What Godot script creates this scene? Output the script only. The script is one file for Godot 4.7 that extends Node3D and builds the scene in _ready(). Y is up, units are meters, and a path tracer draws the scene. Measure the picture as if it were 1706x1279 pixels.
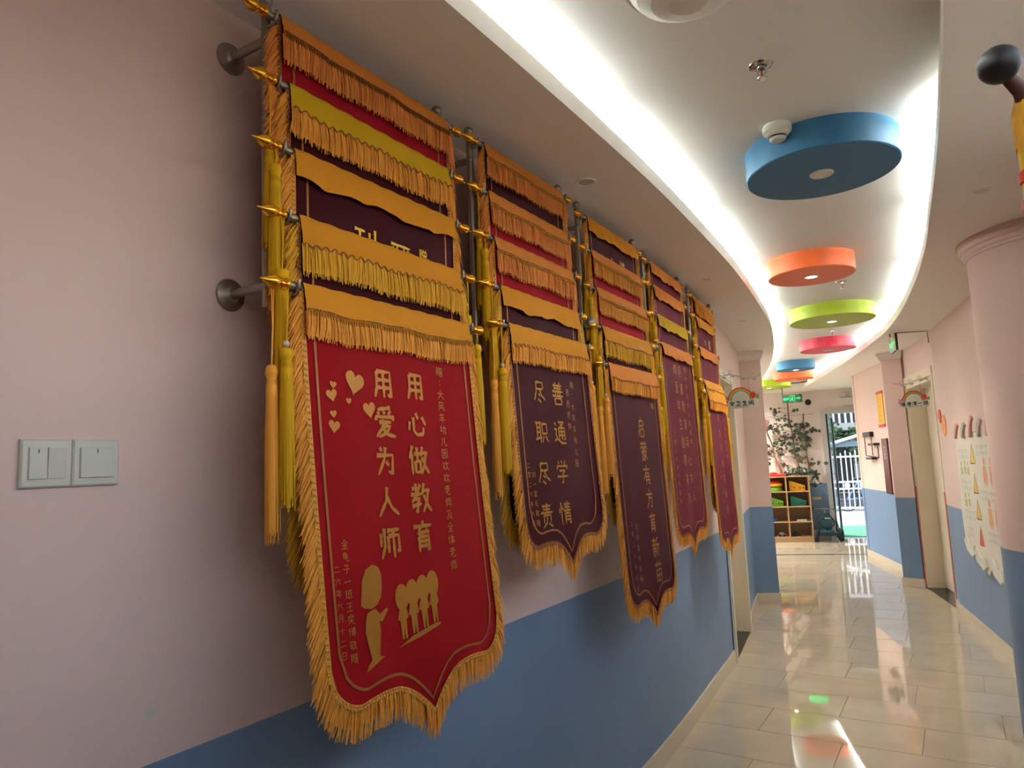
extends Node3D
# A kindergarten corridor: silk banners on the left wall, curved ceiling cove, coloured ceiling discs, daylight from the far door.
# Units are metres; -Z runs down the corridor, the left wall stands at x = -1.39, eye height 1.53.

const EYE := 1.53
const SOFFIT := 2.65
const TRAY := 2.79
const DADO := 0.985

var rng := RandomNumberGenerator.new()
var used := {}
var M := {}
var left_wall: Array = [[3.0, -1.39], [-1.0, -1.39], [-2.0, -1.39], [-2.6, -1.392], [-3.3, -1.405], [-4.0, -1.44], [-4.8, -1.505], [-5.53, -1.565], [-6.51, -1.70], [-7.03, -1.80], [-7.81, -1.93], [-8.4, -2.03]]
var edge_left: Array = [[3.0, -0.95], [-1.28, -0.94], [-1.99, -0.94], [-2.67, -0.95], [-3.36, -0.98], [-4.25, -1.035], [-5.39, -1.15], [-6.15, -1.245], [-6.74, -1.34], [-7.46, -1.475], [-8.75, -1.77], [-10.06, -2.13], [-11.66, -2.62], [-13.4, -3.2]]
var edge_right: Array = [[3.0, 0.09], [-2.02, 0.08], [-2.43, 0.07], [-3.16, 0.04], [-3.85, 0.0], [-4.57, -0.045], [-5.46, -0.135], [-6.59, -0.29], [-7.6, -0.48], [-8.32, -0.67], [-9.43, -0.99], [-10.58, -1.35], [-12.05, -1.84], [-13.4, -2.27]]
var FAR := Transform3D(Basis(Vector3.UP, 0.2775), Vector3(-2.2, 0, -13.75))


# ------------------------------------------------------------------ geometry
class G:
	var v := PackedVector3Array()
	var n := PackedVector3Array()
	var c := PackedColorArray()
	var idx := PackedInt32Array()
	var tint := Color(1, 1, 1)
	var xf := Transform3D.IDENTITY

	func add(p: Vector3, nn: Vector3) -> int:
		v.append(xf * p)
		n.append((xf.basis * nn).normalized())
		c.append(tint)
		return v.size() - 1

	func tri(a: Vector3, b: Vector3, d: Vector3) -> void:
		var nn := (b - a).cross(d - a)
		var i := add(a, nn)
		add(b, nn)
		add(d, nn)
		idx.append_array([i, i + 2, i + 1])

	func quad(a: Vector3, b: Vector3, d: Vector3, e: Vector3) -> void:
		var nn := (b - a).cross(e - a)
		if nn.length_squared() < 1e-14:
			nn = (d - b).cross(e - b)
		var i := add(a, nn)
		add(b, nn)
		add(d, nn)
		add(e, nn)
		idx.append_array([i, i + 2, i + 1, i, i + 3, i + 2])

	func box(at: Vector3, s: Vector3, bas := Basis.IDENTITY) -> void:
		var x := bas.x * s.x * 0.5
		var y := bas.y * s.y * 0.5
		var z := bas.z * s.z * 0.5
		quad(at - x - y + z, at + x - y + z, at + x + y + z, at - x + y + z)
		quad(at + x - y - z, at - x - y - z, at - x + y - z, at + x + y - z)
		quad(at + x - y + z, at + x - y - z, at + x + y - z, at + x + y + z)
		quad(at - x - y - z, at - x - y + z, at - x + y + z, at - x + y - z)
		quad(at - x + y + z, at + x + y + z, at + x + y - z, at - x + y - z)
		quad(at - x - y - z, at + x - y - z, at + x - y + z, at - x - y + z)

	# box with the edges of its front (+Z) face chamfered by r
	func slab(at: Vector3, s: Vector3, r: float, bas := Basis.IDENTITY) -> void:
		var h := s * 0.5
		var f := []
		var k := []
		var b := []
		for q in [Vector2(-1, -1), Vector2(1, -1), Vector2(1, 1), Vector2(-1, 1)]:
			f.append(at + bas * Vector3(q.x * (h.x - r), q.y * (h.y - r), h.z))
			k.append(at + bas * Vector3(q.x * h.x, q.y * h.y, h.z - r))
			b.append(at + bas * Vector3(q.x * h.x, q.y * h.y, -h.z))
		quad(f[0], f[1], f[2], f[3])
		quad(b[1], b[0], b[3], b[2])
		for i in 4:
			var j := (i + 1) % 4
			quad(k[i], k[j], f[j], f[i])
			quad(b[i], b[j], k[j], k[i])

	func grid(rows: Array, flip := false) -> void:
		var h := rows.size()
		var w: int = rows[0].size()
		var base := v.size()
		for i in h:
			for j in w:
				var du: Vector3 = rows[i][mini(j + 1, w - 1)] - rows[i][maxi(j - 1, 0)]
				var dv: Vector3 = rows[mini(i + 1, h - 1)][j] - rows[maxi(i - 1, 0)][j]
				var nn := du.cross(dv)
				if nn.length_squared() < 1e-16:
					nn = Vector3.UP
				add(rows[i][j], -nn if flip else nn)
		for i in h - 1:
			for j in w - 1:
				var a := base + i * w + j
				if flip:
					idx.append_array([a, a + 1, a + w + 1, a, a + w + 1, a + w])
				else:
					idx.append_array([a, a + w + 1, a + 1, a, a + w, a + w + 1])

	func tube(pts: Array, r: float, sides := 8, r_end := -1.0) -> void:
		var base := v.size()
		var count := pts.size()
		var u := Vector3.ZERO
		for i in count:
			var t: Vector3 = (pts[mini(i + 1, count - 1)] - pts[maxi(i - 1, 0)]).normalized()
			if u == Vector3.ZERO:
				u = t.cross(Vector3.UP if absf(t.y) < 0.9 else Vector3.RIGHT).normalized()
			u = (u - t * u.dot(t)).normalized()
			var w := t.cross(u)
			var rad := r if r_end < 0.0 else lerpf(r, r_end, float(i) / (count - 1))
			for j in sides + 1:
				var a := TAU * j / sides
				var d := u * cos(a) + w * sin(a)
				add(pts[i] + d * rad, d)
		for i in count - 1:
			for j in sides:
				var a := base + i * (sides + 1) + j
				idx.append_array([a, a + sides + 2, a + 1, a, a + sides + 1, a + sides + 2])
		for e in [0, count - 1]:
			var t: Vector3 = (pts[1] - pts[0]) if e == 0 else (pts[count - 1] - pts[count - 2])
			if e == 0:
				t = -t
			var ring: int = base + e * (sides + 1)
			var m := add(pts[e], t)
			var first := v.size()
			for j in sides + 1:
				v.append(v[ring + j])
				n.append((xf.basis * t).normalized())
				c.append(tint)
			for j in sides:
				if e == 0:
					idx.append_array([m, first + j, first + j + 1])
				else:
					idx.append_array([m, first + j + 1, first + j])

	# profile: [radius, height] from bottom to top, turned about +Y of t
	func lathe(profile: Array, sides: int, t := Transform3D.IDENTITY) -> void:
		for i in profile.size() - 1:
			var p: Array = profile[i]
			var q: Array = profile[i + 1]
			var base := v.size()
			var dr: float = q[0] - p[0]
			var dy: float = q[1] - p[1]
			for j in sides + 1:
				var a := TAU * j / sides
				var d := Vector3(cos(a), 0, -sin(a))
				var nn := t.basis * (d * dy + Vector3.DOWN * dr)
				add(t * (d * p[0] + Vector3.UP * p[1]), nn)
				add(t * (d * q[0] + Vector3.UP * q[1]), nn)
			for j in sides:
				var a := base + j * 2
				idx.append_array([a, a + 3, a + 2, a, a + 1, a + 3])

	func ball(at: Vector3, r: Vector3, lat := 8, lon := 12) -> void:
		var rows := []
		for i in lat + 1:
			var a := PI * i / lat
			var row := []
			for j in lon + 1:
				var b := TAU * j / lon
				row.append(Vector3(sin(a) * cos(b), -cos(a), -sin(a) * sin(b)))
			rows.append(row)
		var base := v.size()
		for row in rows:
			for d in row:
				add(at + d * r, d / r)
		for i in lat:
			for j in lon:
				var k := base + i * (lon + 1) + j
				idx.append_array([k, k + lon + 2, k + 1, k, k + lon + 1, k + lon + 2])

	# flat outline in the local XY plane given through a map from Vector2 to Vector3
	func outline(poly: PackedVector2Array, to: Callable, nn := Vector3.BACK) -> void:
		var t := Geometry2D.triangulate_polygon(poly)
		var base := v.size()
		for p in poly:
			add(to.call(p), nn)
		for k in range(0, t.size(), 3):
			var a := poly[t[k]]
			var b := poly[t[k + 1]]
			var d := poly[t[k + 2]]
			if (b - a).cross(d - a) > 0.0:
				idx.append_array([base + t[k], base + t[k + 2], base + t[k + 1]])
			else:
				idx.append_array([base + t[k], base + t[k + 1], base + t[k + 2]])

	# outline pushed out along +Z by depth: front, back and rim
	func solid(poly: PackedVector2Array, depth: float, t := Transform3D.IDENTITY) -> void:
		var keep := xf
		xf = keep * t
		outline(poly, func(p: Vector2): return Vector3(p.x, p.y, depth))
		outline(poly, func(p: Vector2): return Vector3(p.x, p.y, 0.0), Vector3.FORWARD)
		for i in poly.size():
			var a := poly[i]
			var b := poly[(i + 1) % poly.size()]
			quad(Vector3(a.x, a.y, 0), Vector3(b.x, b.y, 0), Vector3(b.x, b.y, depth), Vector3(a.x, a.y, depth))
		xf = keep

	func ribbon(pts: Array, widths: Array, nn := Vector3.BACK) -> void:
		var base := v.size()
		var count := pts.size()
		for i in count:
			var t: Vector3 = (pts[mini(i + 1, count - 1)] - pts[maxi(i - 1, 0)]).normalized()
			var s := nn.cross(t).normalized() * float(widths[i])
			add(pts[i] - s, nn)
			add(pts[i] + s, nn)
		for i in count - 1:
			var a := base + i * 2
			idx.append_array([a, a + 1, a + 3, a, a + 3, a + 2])

	func done() -> ArrayMesh:
		var a := []
		a.resize(Mesh.ARRAY_MAX)
		a[Mesh.ARRAY_VERTEX] = v
		a[Mesh.ARRAY_NORMAL] = n
		a[Mesh.ARRAY_COLOR] = c
		a[Mesh.ARRAY_INDEX] = idx
		var m := ArrayMesh.new()
		m.add_surface_from_arrays(Mesh.PRIMITIVE_TRIANGLES, a)
		return m


func numbered(called: String) -> String:
	if not used.has(called):
		used[called] = 0
		return called
	used[called] += 1
	return "%s_%03d" % [called, used[called]]


func part(called: String, g: G, m: Material, parent: Node3D, stuff := false) -> MeshInstance3D:
	var o := MeshInstance3D.new()
	o.name = called
	o.mesh = g.done()
	o.material_override = m
	parent.add_child(o, true)
	if stuff:
		o.set_meta("kind", "stuff")
	return o


func part_mesh(called: String, mesh: Mesh, m: Material, parent: Node3D) -> MeshInstance3D:
	var o := MeshInstance3D.new()
	o.name = called
	o.mesh = mesh
	o.material_override = m
	parent.add_child(o, true)
	return o


func thing(called: String, label: String, category: String, t := Transform3D.IDENTITY, group := "") -> Node3D:
	var o := Node3D.new()
	o.name = numbered(called)
	add_child(o)
	o.transform = t
	o.set_meta("label", label)
	o.set_meta("category", category)
	if group:
		o.set_meta("group", group)
	return o


func structure(called: String) -> Node3D:
	var o := Node3D.new()
	o.name = called
	add_child(o)
	o.set_meta("kind", "structure")
	return o


func mat(called: String, color: Color, rough := 0.6, metal := 0.0, spec := 0.5) -> StandardMaterial3D:
	var m := StandardMaterial3D.new()
	m.resource_name = called
	m.albedo_color = color
	m.roughness = rough
	m.metallic = metal
	m.metallic_specular = spec
	M[called] = m
	return m


func glow(called: String, color: Color, energy: float) -> StandardMaterial3D:
	var m := mat(called, color, 0.5)
	m.emission_enabled = true
	m.emission = color
	m.emission_energy_multiplier = energy
	return m


func noise_map(freq: float, a: Color, b: Color, seed_value: int, size := 256, octaves := 4) -> NoiseTexture2D:
	var f := FastNoiseLite.new()
	f.noise_type = FastNoiseLite.TYPE_SIMPLEX_SMOOTH
	f.seed = seed_value
	f.frequency = freq
	f.fractal_octaves = octaves
	var ramp := Gradient.new()
	ramp.set_color(0, a)
	ramp.set_color(1, b)
	var t := NoiseTexture2D.new()
	t.width = size
	t.height = size
	t.seamless = true
	t.noise = f
	t.color_ramp = ramp
	return t


func along(table: Array, z: float) -> float:
	for i in table.size() - 1:
		if z <= table[i][0] and z >= table[i + 1][0]:
			var t: float = (table[i][0] - z) / (table[i][0] - table[i + 1][0])
			var x0: float = table[i][1]
			var x1: float = table[i + 1][1]
			var xa: float = table[maxi(i - 1, 0)][1]
			var xb: float = table[mini(i + 2, table.size() - 1)][1]
			var span: float = table[i][0] - table[i + 1][0]
			var sa: float = (x1 - xa) / maxf(table[maxi(i - 1, 0)][0] - table[i + 1][0], 1e-6) * span
			var sb: float = (xb - x0) / maxf(table[i][0] - table[mini(i + 2, table.size() - 1)][0], 1e-6) * span
			var t2 := t * t
			var t3 := t2 * t
			return (2 * t3 - 3 * t2 + 1) * x0 + (t3 - 2 * t2 + t) * sa + (-2 * t3 + 3 * t2) * x1 + (t3 - t2) * sb
	return table[0][1] if z > table[0][0] else table[table.size() - 1][1]


# local X along the left wall away from the camera, Z out of the wall
func on_left_wall(z: float, out: float, y: float) -> Transform3D:
	var h := 0.15
	var d := Vector2(along(left_wall, z - h) - along(left_wall, z + h), -2 * h).normalized()
	var phi := atan2(-d.x, -d.y)
	var b := Basis(Vector3.UP, PI / 2 + phi)
	return Transform3D(b, Vector3(along(left_wall, z), y, z) + b.z * out)


# a wall along a plan polyline of Vector2(x, z); the room lies on the left of the walk, thickness goes to the right
func wall_strip(g: G, path: Array, y0: float, y1: float, thick: float) -> void:
	var inner := []
	var outer := []
	var count := path.size()
	for i in count:
		var a: Vector2 = path[maxi(i - 1, 0)]
		var b: Vector2 = path[mini(i + 1, count - 1)]
		var d := (b - a).normalized()
		var nn := Vector2(-d.y, d.x)
		inner.append(path[i])
		outer.append(path[i] + nn * thick)
	for i in count - 1:
		var a := Vector3(inner[i].x, y0, inner[i].y)
		var b := Vector3(inner[i + 1].x, y0, inner[i + 1].y)
		var e := Vector3(outer[i].x, y0, outer[i].y)
		var f := Vector3(outer[i + 1].x, y0, outer[i + 1].y)
		var up := Vector3.UP * (y1 - y0)
		g.quad(b, a, a + up, b + up)
		g.quad(e, f, f + up, e + up)
		g.quad(a + up, e + up, f + up, b + up)
		g.quad(a, b, f, e)
		if i == 0:
			g.quad(a, e, e + up, a + up)
		if i == count - 2:
			g.quad(f, b, b + up, f + up)


func painted_wall(called: String, path: Array, top := SOFFIT + 0.2, thick := 0.12) -> Node3D:
	var o := structure(called)
	var up := G.new()
	wall_strip(up, path, DADO, top, thick)
	part("upper_paint", up, M.pink, o)
	var lo := G.new()
	wall_strip(lo, path, -0.05, DADO, thick)
	part("dado_paint", lo, M.blue, o)
	return o


func baseboard(called: String, path: Array) -> void:
	var g := G.new()
	var moved := []
	for i in path.size():
		var d: Vector2 = (path[mini(i + 1, path.size() - 1)] - path[maxi(i - 1, 0)]).normalized()
		moved.append(path[i] - Vector2(-d.y, d.x) * 0.012)
	wall_strip(g, moved, 0.0, 0.095, 0.012)
	var o := structure(called)
	part("tile_skirting", g, M.skirting, o)


# ------------------------------------------------------------------ writing: brush strokes on a 100 x 100 square, y down
var GLYPH := {
	"用": [[22, 12, 20, 60, 10, 92], [22, 12, 80, 12, 80, 90, 66, 82], [22, 38, 80, 38], [21, 62, 80, 62], [50, 12, 50, 92]],
	"心": [[14, 46, 8, 74], [32, 32, 32, 76, 46, 88, 76, 86, 82, 64], [46, 18, 56, 38], [76, 30, 92, 56]],
	"做": [[22, 5, 5, 45], [16, 32, 16, 95], [28, 30, 58, 30], [43, 10, 43, 52], [32, 54, 32, 88, 55, 88, 55, 54, 32, 54], [70, 8, 60, 40], [66, 28, 95, 28], [86, 28, 78, 62, 58, 95], [66, 42, 78, 70, 96, 94]],
	"教": [[10, 20, 45, 20], [28, 5, 28, 38], [3, 38, 54, 38], [50, 8, 30, 40, 5, 62], [18, 52, 44, 52, 30, 64], [30, 64, 30, 92, 20, 88], [6, 74, 50, 68], [68, 5, 56, 42], [63, 28, 96, 28], [86, 28, 78, 62, 55, 95], [64, 42, 76, 70, 96, 94]],
	"育": [[48, 2, 54, 12], [8, 18, 92, 18], [42, 18, 25, 38, 72, 36], [64, 28, 78, 42], [28, 50, 28, 95], [28, 50, 74, 50, 74, 92, 64, 88], [28, 64, 74, 64], [28, 78, 74, 78]],
	"爱": [[78, 5, 22, 12], [22, 18, 28, 28], [48, 16, 52, 26], [78, 14, 68, 28], [12, 45, 12, 34, 90, 34, 86, 46], [26, 50, 78, 50], [46, 42, 36, 70, 10, 95], [36, 62, 74, 62, 56, 82, 22, 96], [40, 68, 62, 88, 94, 94]],
	"为": [[26, 8, 34, 20], [10, 32, 80, 32, 74, 88, 58, 80], [50, 8, 42, 45, 12, 90], [50, 50, 60, 64]],
	"人": [[50, 8, 42, 50, 8, 92], [46, 36, 65, 70, 94, 92]],
	"师": [[12, 22, 12, 60], [28, 8, 28, 60, 10, 94], [42, 16, 94, 16], [44, 32, 44, 80], [44, 32, 90, 32, 90, 80, 80, 74], [67, 16, 67, 96]],
	"赠": [[8, 12, 8, 66], [8, 12, 36, 12, 36, 66], [22, 24, 20, 55, 4, 90], [26, 66, 38, 84], [52, 4, 58, 16], [86, 4, 78, 16], [48, 22, 92, 22, 92, 52, 48, 52, 48, 22], [70, 22, 70, 52], [54, 60, 54, 95, 88, 95, 88, 60, 54, 60], [54, 77, 88, 77]],
	"：": [[44, 28, 54, 36], [44, 64, 54, 72]],
	"大": [[8, 36, 92, 36], [50, 6, 46, 50, 8, 94], [50, 42, 66, 72, 94, 94]],
	"风": [[20, 10, 18, 60, 6, 94], [20, 10, 78, 10, 80, 70, 94, 92, 96, 78], [62, 26, 34, 76], [34, 32, 66, 74]],
	"车": [[14, 20, 86, 20], [46, 4, 22, 46, 84, 46], [6, 68, 96, 68], [52, 32, 52, 98]],
	"幼": [[30, 5, 12, 32, 36, 32], [40, 20, 8, 64, 42, 58], [36, 46, 46, 66], [52, 32, 92, 32, 86, 88, 72, 82], [72, 8, 70, 50, 48, 92]],
	"儿": [[34, 12, 30, 60, 10, 92], [62, 10, 62, 80, 70, 90, 92, 88, 92, 70]],
	"园": [[12, 10, 12, 94], [12, 10, 88, 10, 88, 94], [12, 90, 88, 90], [34, 28, 66, 28], [26, 44, 76, 44], [42, 44, 38, 66, 24, 78], [56, 44, 56, 74, 74, 74, 76, 64]],
	"欢": [[8, 24, 40, 24, 28, 60, 6, 86], [12, 42, 42, 82], [60, 6, 50, 40], [56, 26, 92, 26, 86, 40], [70, 32, 64, 64, 42, 94], [68, 52, 78, 76, 96, 94]],
	"老": [[20, 20, 74, 20], [46, 4, 46, 40], [6, 40, 94, 40], [82, 10, 50, 52, 8, 78], [72, 56, 42, 70], [40, 54, 40, 84, 50, 92, 86, 92, 88, 76]],
	"及": [[14, 14, 72, 14, 62, 42, 82, 42, 62, 72, 14, 94], [34, 14, 30, 54, 6, 90], [32, 40, 54, 72, 94, 94]],
	"全": [[50, 4, 34, 28, 6, 46], [50, 8, 68, 30, 94, 46], [26, 48, 74, 48], [28, 68, 72, 68], [50, 48, 50, 90], [12, 92, 88, 92]],
	"体": [[24, 5, 6, 45], [18, 32, 18, 96], [34, 28, 96, 28], [64, 6, 64, 96], [62, 32, 50, 60, 32, 80], [66, 32, 78, 58, 98, 78], [48, 72, 82, 72]],
	"金": [[50, 4, 32, 26, 6, 42], [50, 6, 70, 28, 95, 42], [28, 42, 72, 42], [18, 60, 82, 60], [50, 42, 50, 92], [28, 68, 36, 82], [72, 68, 64, 82], [10, 94, 92, 94]],
	"龟": [[36, 4, 16, 28], [30, 16, 66, 16, 54, 30], [22, 32, 78, 32, 78, 66, 22, 66, 22, 32], [22, 49, 78, 49], [50, 32, 50, 84, 60, 92, 90, 92, 92, 78]],
	"子": [[20, 12, 76, 12, 52, 34], [52, 34, 52, 88, 36, 84], [6, 50, 94, 50]],
	"一": [[6, 52, 94, 48]],
	"班": [[4, 16, 36, 16], [6, 46, 34, 46], [20, 16, 20, 80], [2, 84, 38, 76], [44, 32, 48, 52], [54, 8, 52, 60, 40, 94], [62, 16, 98, 16], [64, 46, 94, 46], [79, 16, 79, 86], [58, 88, 98, 88]],
	"王": [[12, 14, 88, 14], [18, 50, 82, 50], [50, 14, 50, 90], [6, 90, 94, 90]],
	"奕": [[46, 2, 54, 10], [10, 18, 90, 18], [38, 18, 34, 44], [62, 18, 62, 46], [22, 26, 12, 42], [78, 26, 90, 40], [8, 58, 92, 58], [50, 46, 44, 70, 10, 97], [50, 62, 66, 82, 94, 97]],
	"博": [[4, 34, 34, 34], [18, 8, 18, 96], [42, 18, 96, 18], [70, 4, 70, 58], [46, 28, 46, 58, 92, 58, 92, 28, 46, 28], [46, 43, 92, 43], [38, 68, 98, 68], [80, 60, 80, 95, 70, 90], [52, 76, 60, 86], [84, 6, 92, 12]],
	"敬": [[4, 18, 50, 18], [18, 6, 18, 28], [36, 6, 36, 28], [18, 32, 6, 52], [14, 42, 50, 42, 46, 90, 36, 86], [14, 56, 34, 56, 34, 78, 14, 78, 14, 56], [68, 5, 56, 42], [63, 28, 96, 28], [86, 28, 78, 62, 55, 95], [64, 42, 76, 70, 96, 94]],
	"二": [[18, 26, 82, 26], [6, 82, 94, 82]],
	"六": [[46, 4, 54, 16], [6, 34, 94, 34], [36, 48, 8, 92], [60, 48, 92, 92]],
	"年": [[26, 4, 8, 34], [22, 18, 86, 18], [26, 42, 82, 42], [26, 42, 26, 66], [4, 66, 96, 66], [56, 18, 56, 98]],
	"月": [[28, 8, 26, 60, 12, 94], [28, 8, 78, 8, 78, 92, 64, 86], [28, 34, 78, 34], [27, 58, 78, 58]],
	"十": [[8, 44, 92, 44], [50, 6, 50, 96]],
	"日": [[22, 10, 22, 92], [22, 10, 78, 10, 78, 92], [22, 50, 78, 50], [22, 90, 78, 90]],
	"零": [[20, 6, 80, 6], [8, 32, 8, 18, 92, 18, 88, 32], [50, 6, 50, 42], [24, 26, 38, 30], [24, 36, 38, 40], [62, 26, 76, 30], [62, 36, 76, 40], [50, 46, 8, 76], [50, 48, 92, 74], [46, 62, 54, 70], [28, 80, 74, 80, 50, 98]],
	"善": [[30, 4, 36, 14], [70, 4, 62, 14], [14, 18, 86, 18], [20, 30, 80, 30], [8, 43, 92, 43], [50, 18, 50, 56], [30, 48, 34, 58], [70, 48, 64, 58], [6, 62, 94, 62], [24, 72, 24, 97, 76, 97, 76, 72, 24, 72]],
	"通": [[12, 10, 22, 22], [4, 38, 26, 38, 16, 60, 28, 80], [4, 86, 24, 78, 60, 96, 98, 96], [42, 8, 86, 8, 66, 22], [56, 16, 72, 28], [42, 32, 42, 82], [42, 32, 90, 32, 90, 82, 80, 76], [42, 48, 90, 48], [42, 63, 90, 63], [66, 30, 66, 84]],
	"学": [[22, 6, 28, 18], [48, 2, 54, 16], [80, 4, 68, 20], [10, 38, 10, 26, 92, 26, 88, 40], [28, 44, 72, 44, 52, 58], [52, 58, 52, 94, 38, 90], [6, 68, 94, 68]],
	"情": [[8, 30, 4, 50], [20, 6, 20, 96], [28, 24, 34, 38], [44, 16, 96, 16], [48, 28, 92, 28], [40, 41, 98, 41], [70, 4, 70, 41], [50, 52, 50, 96], [50, 52, 90, 52, 90, 94, 80, 88], [50, 65, 90, 65], [50, 78, 90, 78]],
	"尽": [[24, 10, 78, 10, 78, 38], [24, 38, 78, 38], [24, 10, 22, 50, 4, 86], [48, 38, 66, 66, 94, 82], [40, 58, 54, 68], [34, 80, 56, 94]],
	"职": [[4, 12, 48, 12], [14, 12, 14, 78], [38, 12, 38, 94], [14, 32, 38, 32], [14, 50, 38, 50], [2, 80, 48, 70], [54, 16, 92, 16, 92, 56, 54, 56, 54, 16], [64, 66, 50, 92], [80, 66, 96, 90]],
	"责": [[18, 12, 82, 12], [24, 25, 76, 25], [6, 38, 94, 38], [50, 2, 50, 38], [26, 48, 26, 78], [26, 48, 76, 48, 76, 78], [50, 56, 46, 76, 14, 97], [58, 80, 88, 97]],
	"启": [[46, 2, 54, 12], [24, 18, 76, 18, 76, 42, 24, 42], [24, 18, 22, 60, 6, 94], [34, 58, 34, 94, 80, 94, 80, 58, 34, 58]],
	"蒙": [[8, 14, 92, 14], [32, 4, 32, 24], [68, 4, 68, 24], [10, 42, 10, 30, 90, 30, 86, 42], [30, 40, 72, 40], [16, 52, 86, 52], [46, 52, 18, 70], [42, 58, 60, 74, 56, 96, 44, 92], [48, 68, 14, 86], [54, 80, 16, 98], [82, 58, 64, 72], [66, 72, 94, 92]],
	"有": [[8, 24, 94, 24], [50, 4, 36, 44, 6, 72], [36, 42, 36, 96], [36, 42, 80, 42, 80, 94, 68, 88], [36, 58, 80, 58], [36, 74, 80, 74]],
	"方": [[46, 4, 54, 16], [6, 28, 94, 28], [40, 46, 78, 46, 72, 92, 56, 86], [42, 28, 36, 62, 8, 94]],
	"新": [[26, 4, 30, 12], [6, 18, 48, 18], [16, 24, 20, 34], [40, 24, 34, 34], [4, 40, 50, 40], [6, 56, 48, 56], [27, 40, 27, 94, 18, 90], [20, 64, 8, 84], [36, 64, 46, 78], [88, 8, 60, 18], [60, 18, 58, 60, 46, 94], [60, 42, 98, 42], [80, 42, 80, 96]],
	"苗": [[6, 18, 94, 18], [32, 4, 32, 32], [68, 4, 68, 32], [18, 42, 18, 94, 82, 94, 82, 42, 18, 42], [18, 68, 82, 68], [50, 42, 50, 92]],
	"女": [[42, 6, 24, 52, 74, 90], [72, 28, 58, 66, 14, 94], [6, 36, 94, 36]],
	"卫": [[16, 18, 76, 18, 74, 54, 64, 50], [44, 18, 44, 86], [6, 88, 94, 88]],
	"生": [[28, 8, 10, 46], [22, 28, 86, 28], [20, 58, 80, 58], [50, 6, 50, 90], [6, 90, 94, 90]],
	"间": [[14, 6, 22, 16], [12, 22, 12, 96], [36, 10, 88, 10, 88, 94, 78, 88], [34, 34, 34, 74, 66, 74, 66, 34, 34, 34], [34, 55, 66, 55]],
	"暖": [[6, 12, 6, 78, 30, 78, 30, 12, 6, 12], [6, 45, 30, 45], [88, 4, 44, 10], [46, 16, 52, 28], [64, 14, 68, 26], [90, 14, 82, 28], [44, 36, 92, 36], [38, 52, 98, 52], [58, 36, 54, 70, 36, 96], [56, 66, 86, 66, 70, 86, 44, 98], [58, 72, 74, 88, 98, 98]],
	"港": [[8, 10, 20, 20], [4, 34, 16, 44], [6, 90, 22, 58], [36, 18, 92, 18], [28, 38, 98, 38], [50, 4, 50, 38], [76, 4, 76, 38], [46, 38, 26, 62], [72, 38, 98, 60], [46, 54, 76, 54, 76, 70, 46, 70], [46, 54, 46, 86, 54, 94, 90, 94, 92, 82]],
	"湾": [[8, 10, 20, 20], [4, 34, 16, 44], [6, 90, 22, 58], [60, 2, 64, 10], [32, 14, 96, 14], [54, 14, 54, 38], [72, 14, 72, 38], [42, 22, 34, 36], [84, 22, 94, 36], [40, 46, 84, 46, 84, 60], [40, 60, 84, 60], [44, 60, 40, 76], [40, 76, 88, 76, 84, 98, 72, 94]],
	"刘": [[26, 4, 32, 14], [4, 24, 54, 24], [44, 24, 34, 60, 6, 92], [14, 42, 50, 88], [66, 18, 66, 66], [88, 6, 88, 94, 76, 88]],
	"家": [[46, 2, 52, 10], [10, 30, 10, 16, 90, 16, 86, 30], [24, 34, 78, 34], [50, 36, 18, 56], [42, 46, 58, 62, 54, 96, 42, 90], [48, 60, 14, 78], [54, 72, 14, 96], [80, 46, 62, 60], [62, 60, 94, 92]],
	"长": [[76, 8, 40, 36], [6, 50, 94, 50], [30, 6, 30, 90, 52, 78], [46, 52, 66, 78, 96, 94]],
	"西": [[8, 14, 92, 14], [18, 36, 18, 94], [18, 36, 82, 36, 82, 94], [18, 88, 82, 88], [40, 14, 38, 50, 28, 66], [60, 14, 60, 60, 76, 62]],
	"刊": [[8, 18, 48, 18], [4, 46, 52, 46], [28, 18, 28, 94], [66, 18, 66, 66], [88, 6, 88, 94, 76, 88]],
	"严": [[8, 14, 92, 14], [34, 14, 34, 40], [64, 14, 64, 40], [16, 22, 22, 36], [84, 20, 74, 36], [8, 42, 92, 42], [18, 42, 6, 94]],
	"值": [[22, 5, 5, 45], [16, 32, 16, 95], [34, 18, 94, 18], [64, 4, 62, 30], [44, 30, 44, 90], [44, 30, 84, 30, 84, 90], [44, 45, 84, 45], [44, 60, 84, 60], [44, 75, 84, 75], [30, 92, 98, 92]],
	"得": [[24, 4, 6, 26], [26, 24, 4, 54], [16, 40, 16, 96], [42, 8, 42, 38, 88, 38, 88, 8, 42, 8], [42, 23, 88, 23], [36, 50, 94, 50], [30, 66, 98, 66], [78, 50, 78, 95, 66, 90], [46, 74, 56, 86]],
	"出": [[50, 4, 50, 90], [20, 18, 20, 44, 80, 44, 80, 18], [10, 56, 10, 90, 90, 90, 90, 56]],
	"口": [[18, 20, 18, 84, 82, 84, 82, 20, 18, 20]],
}


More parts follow.
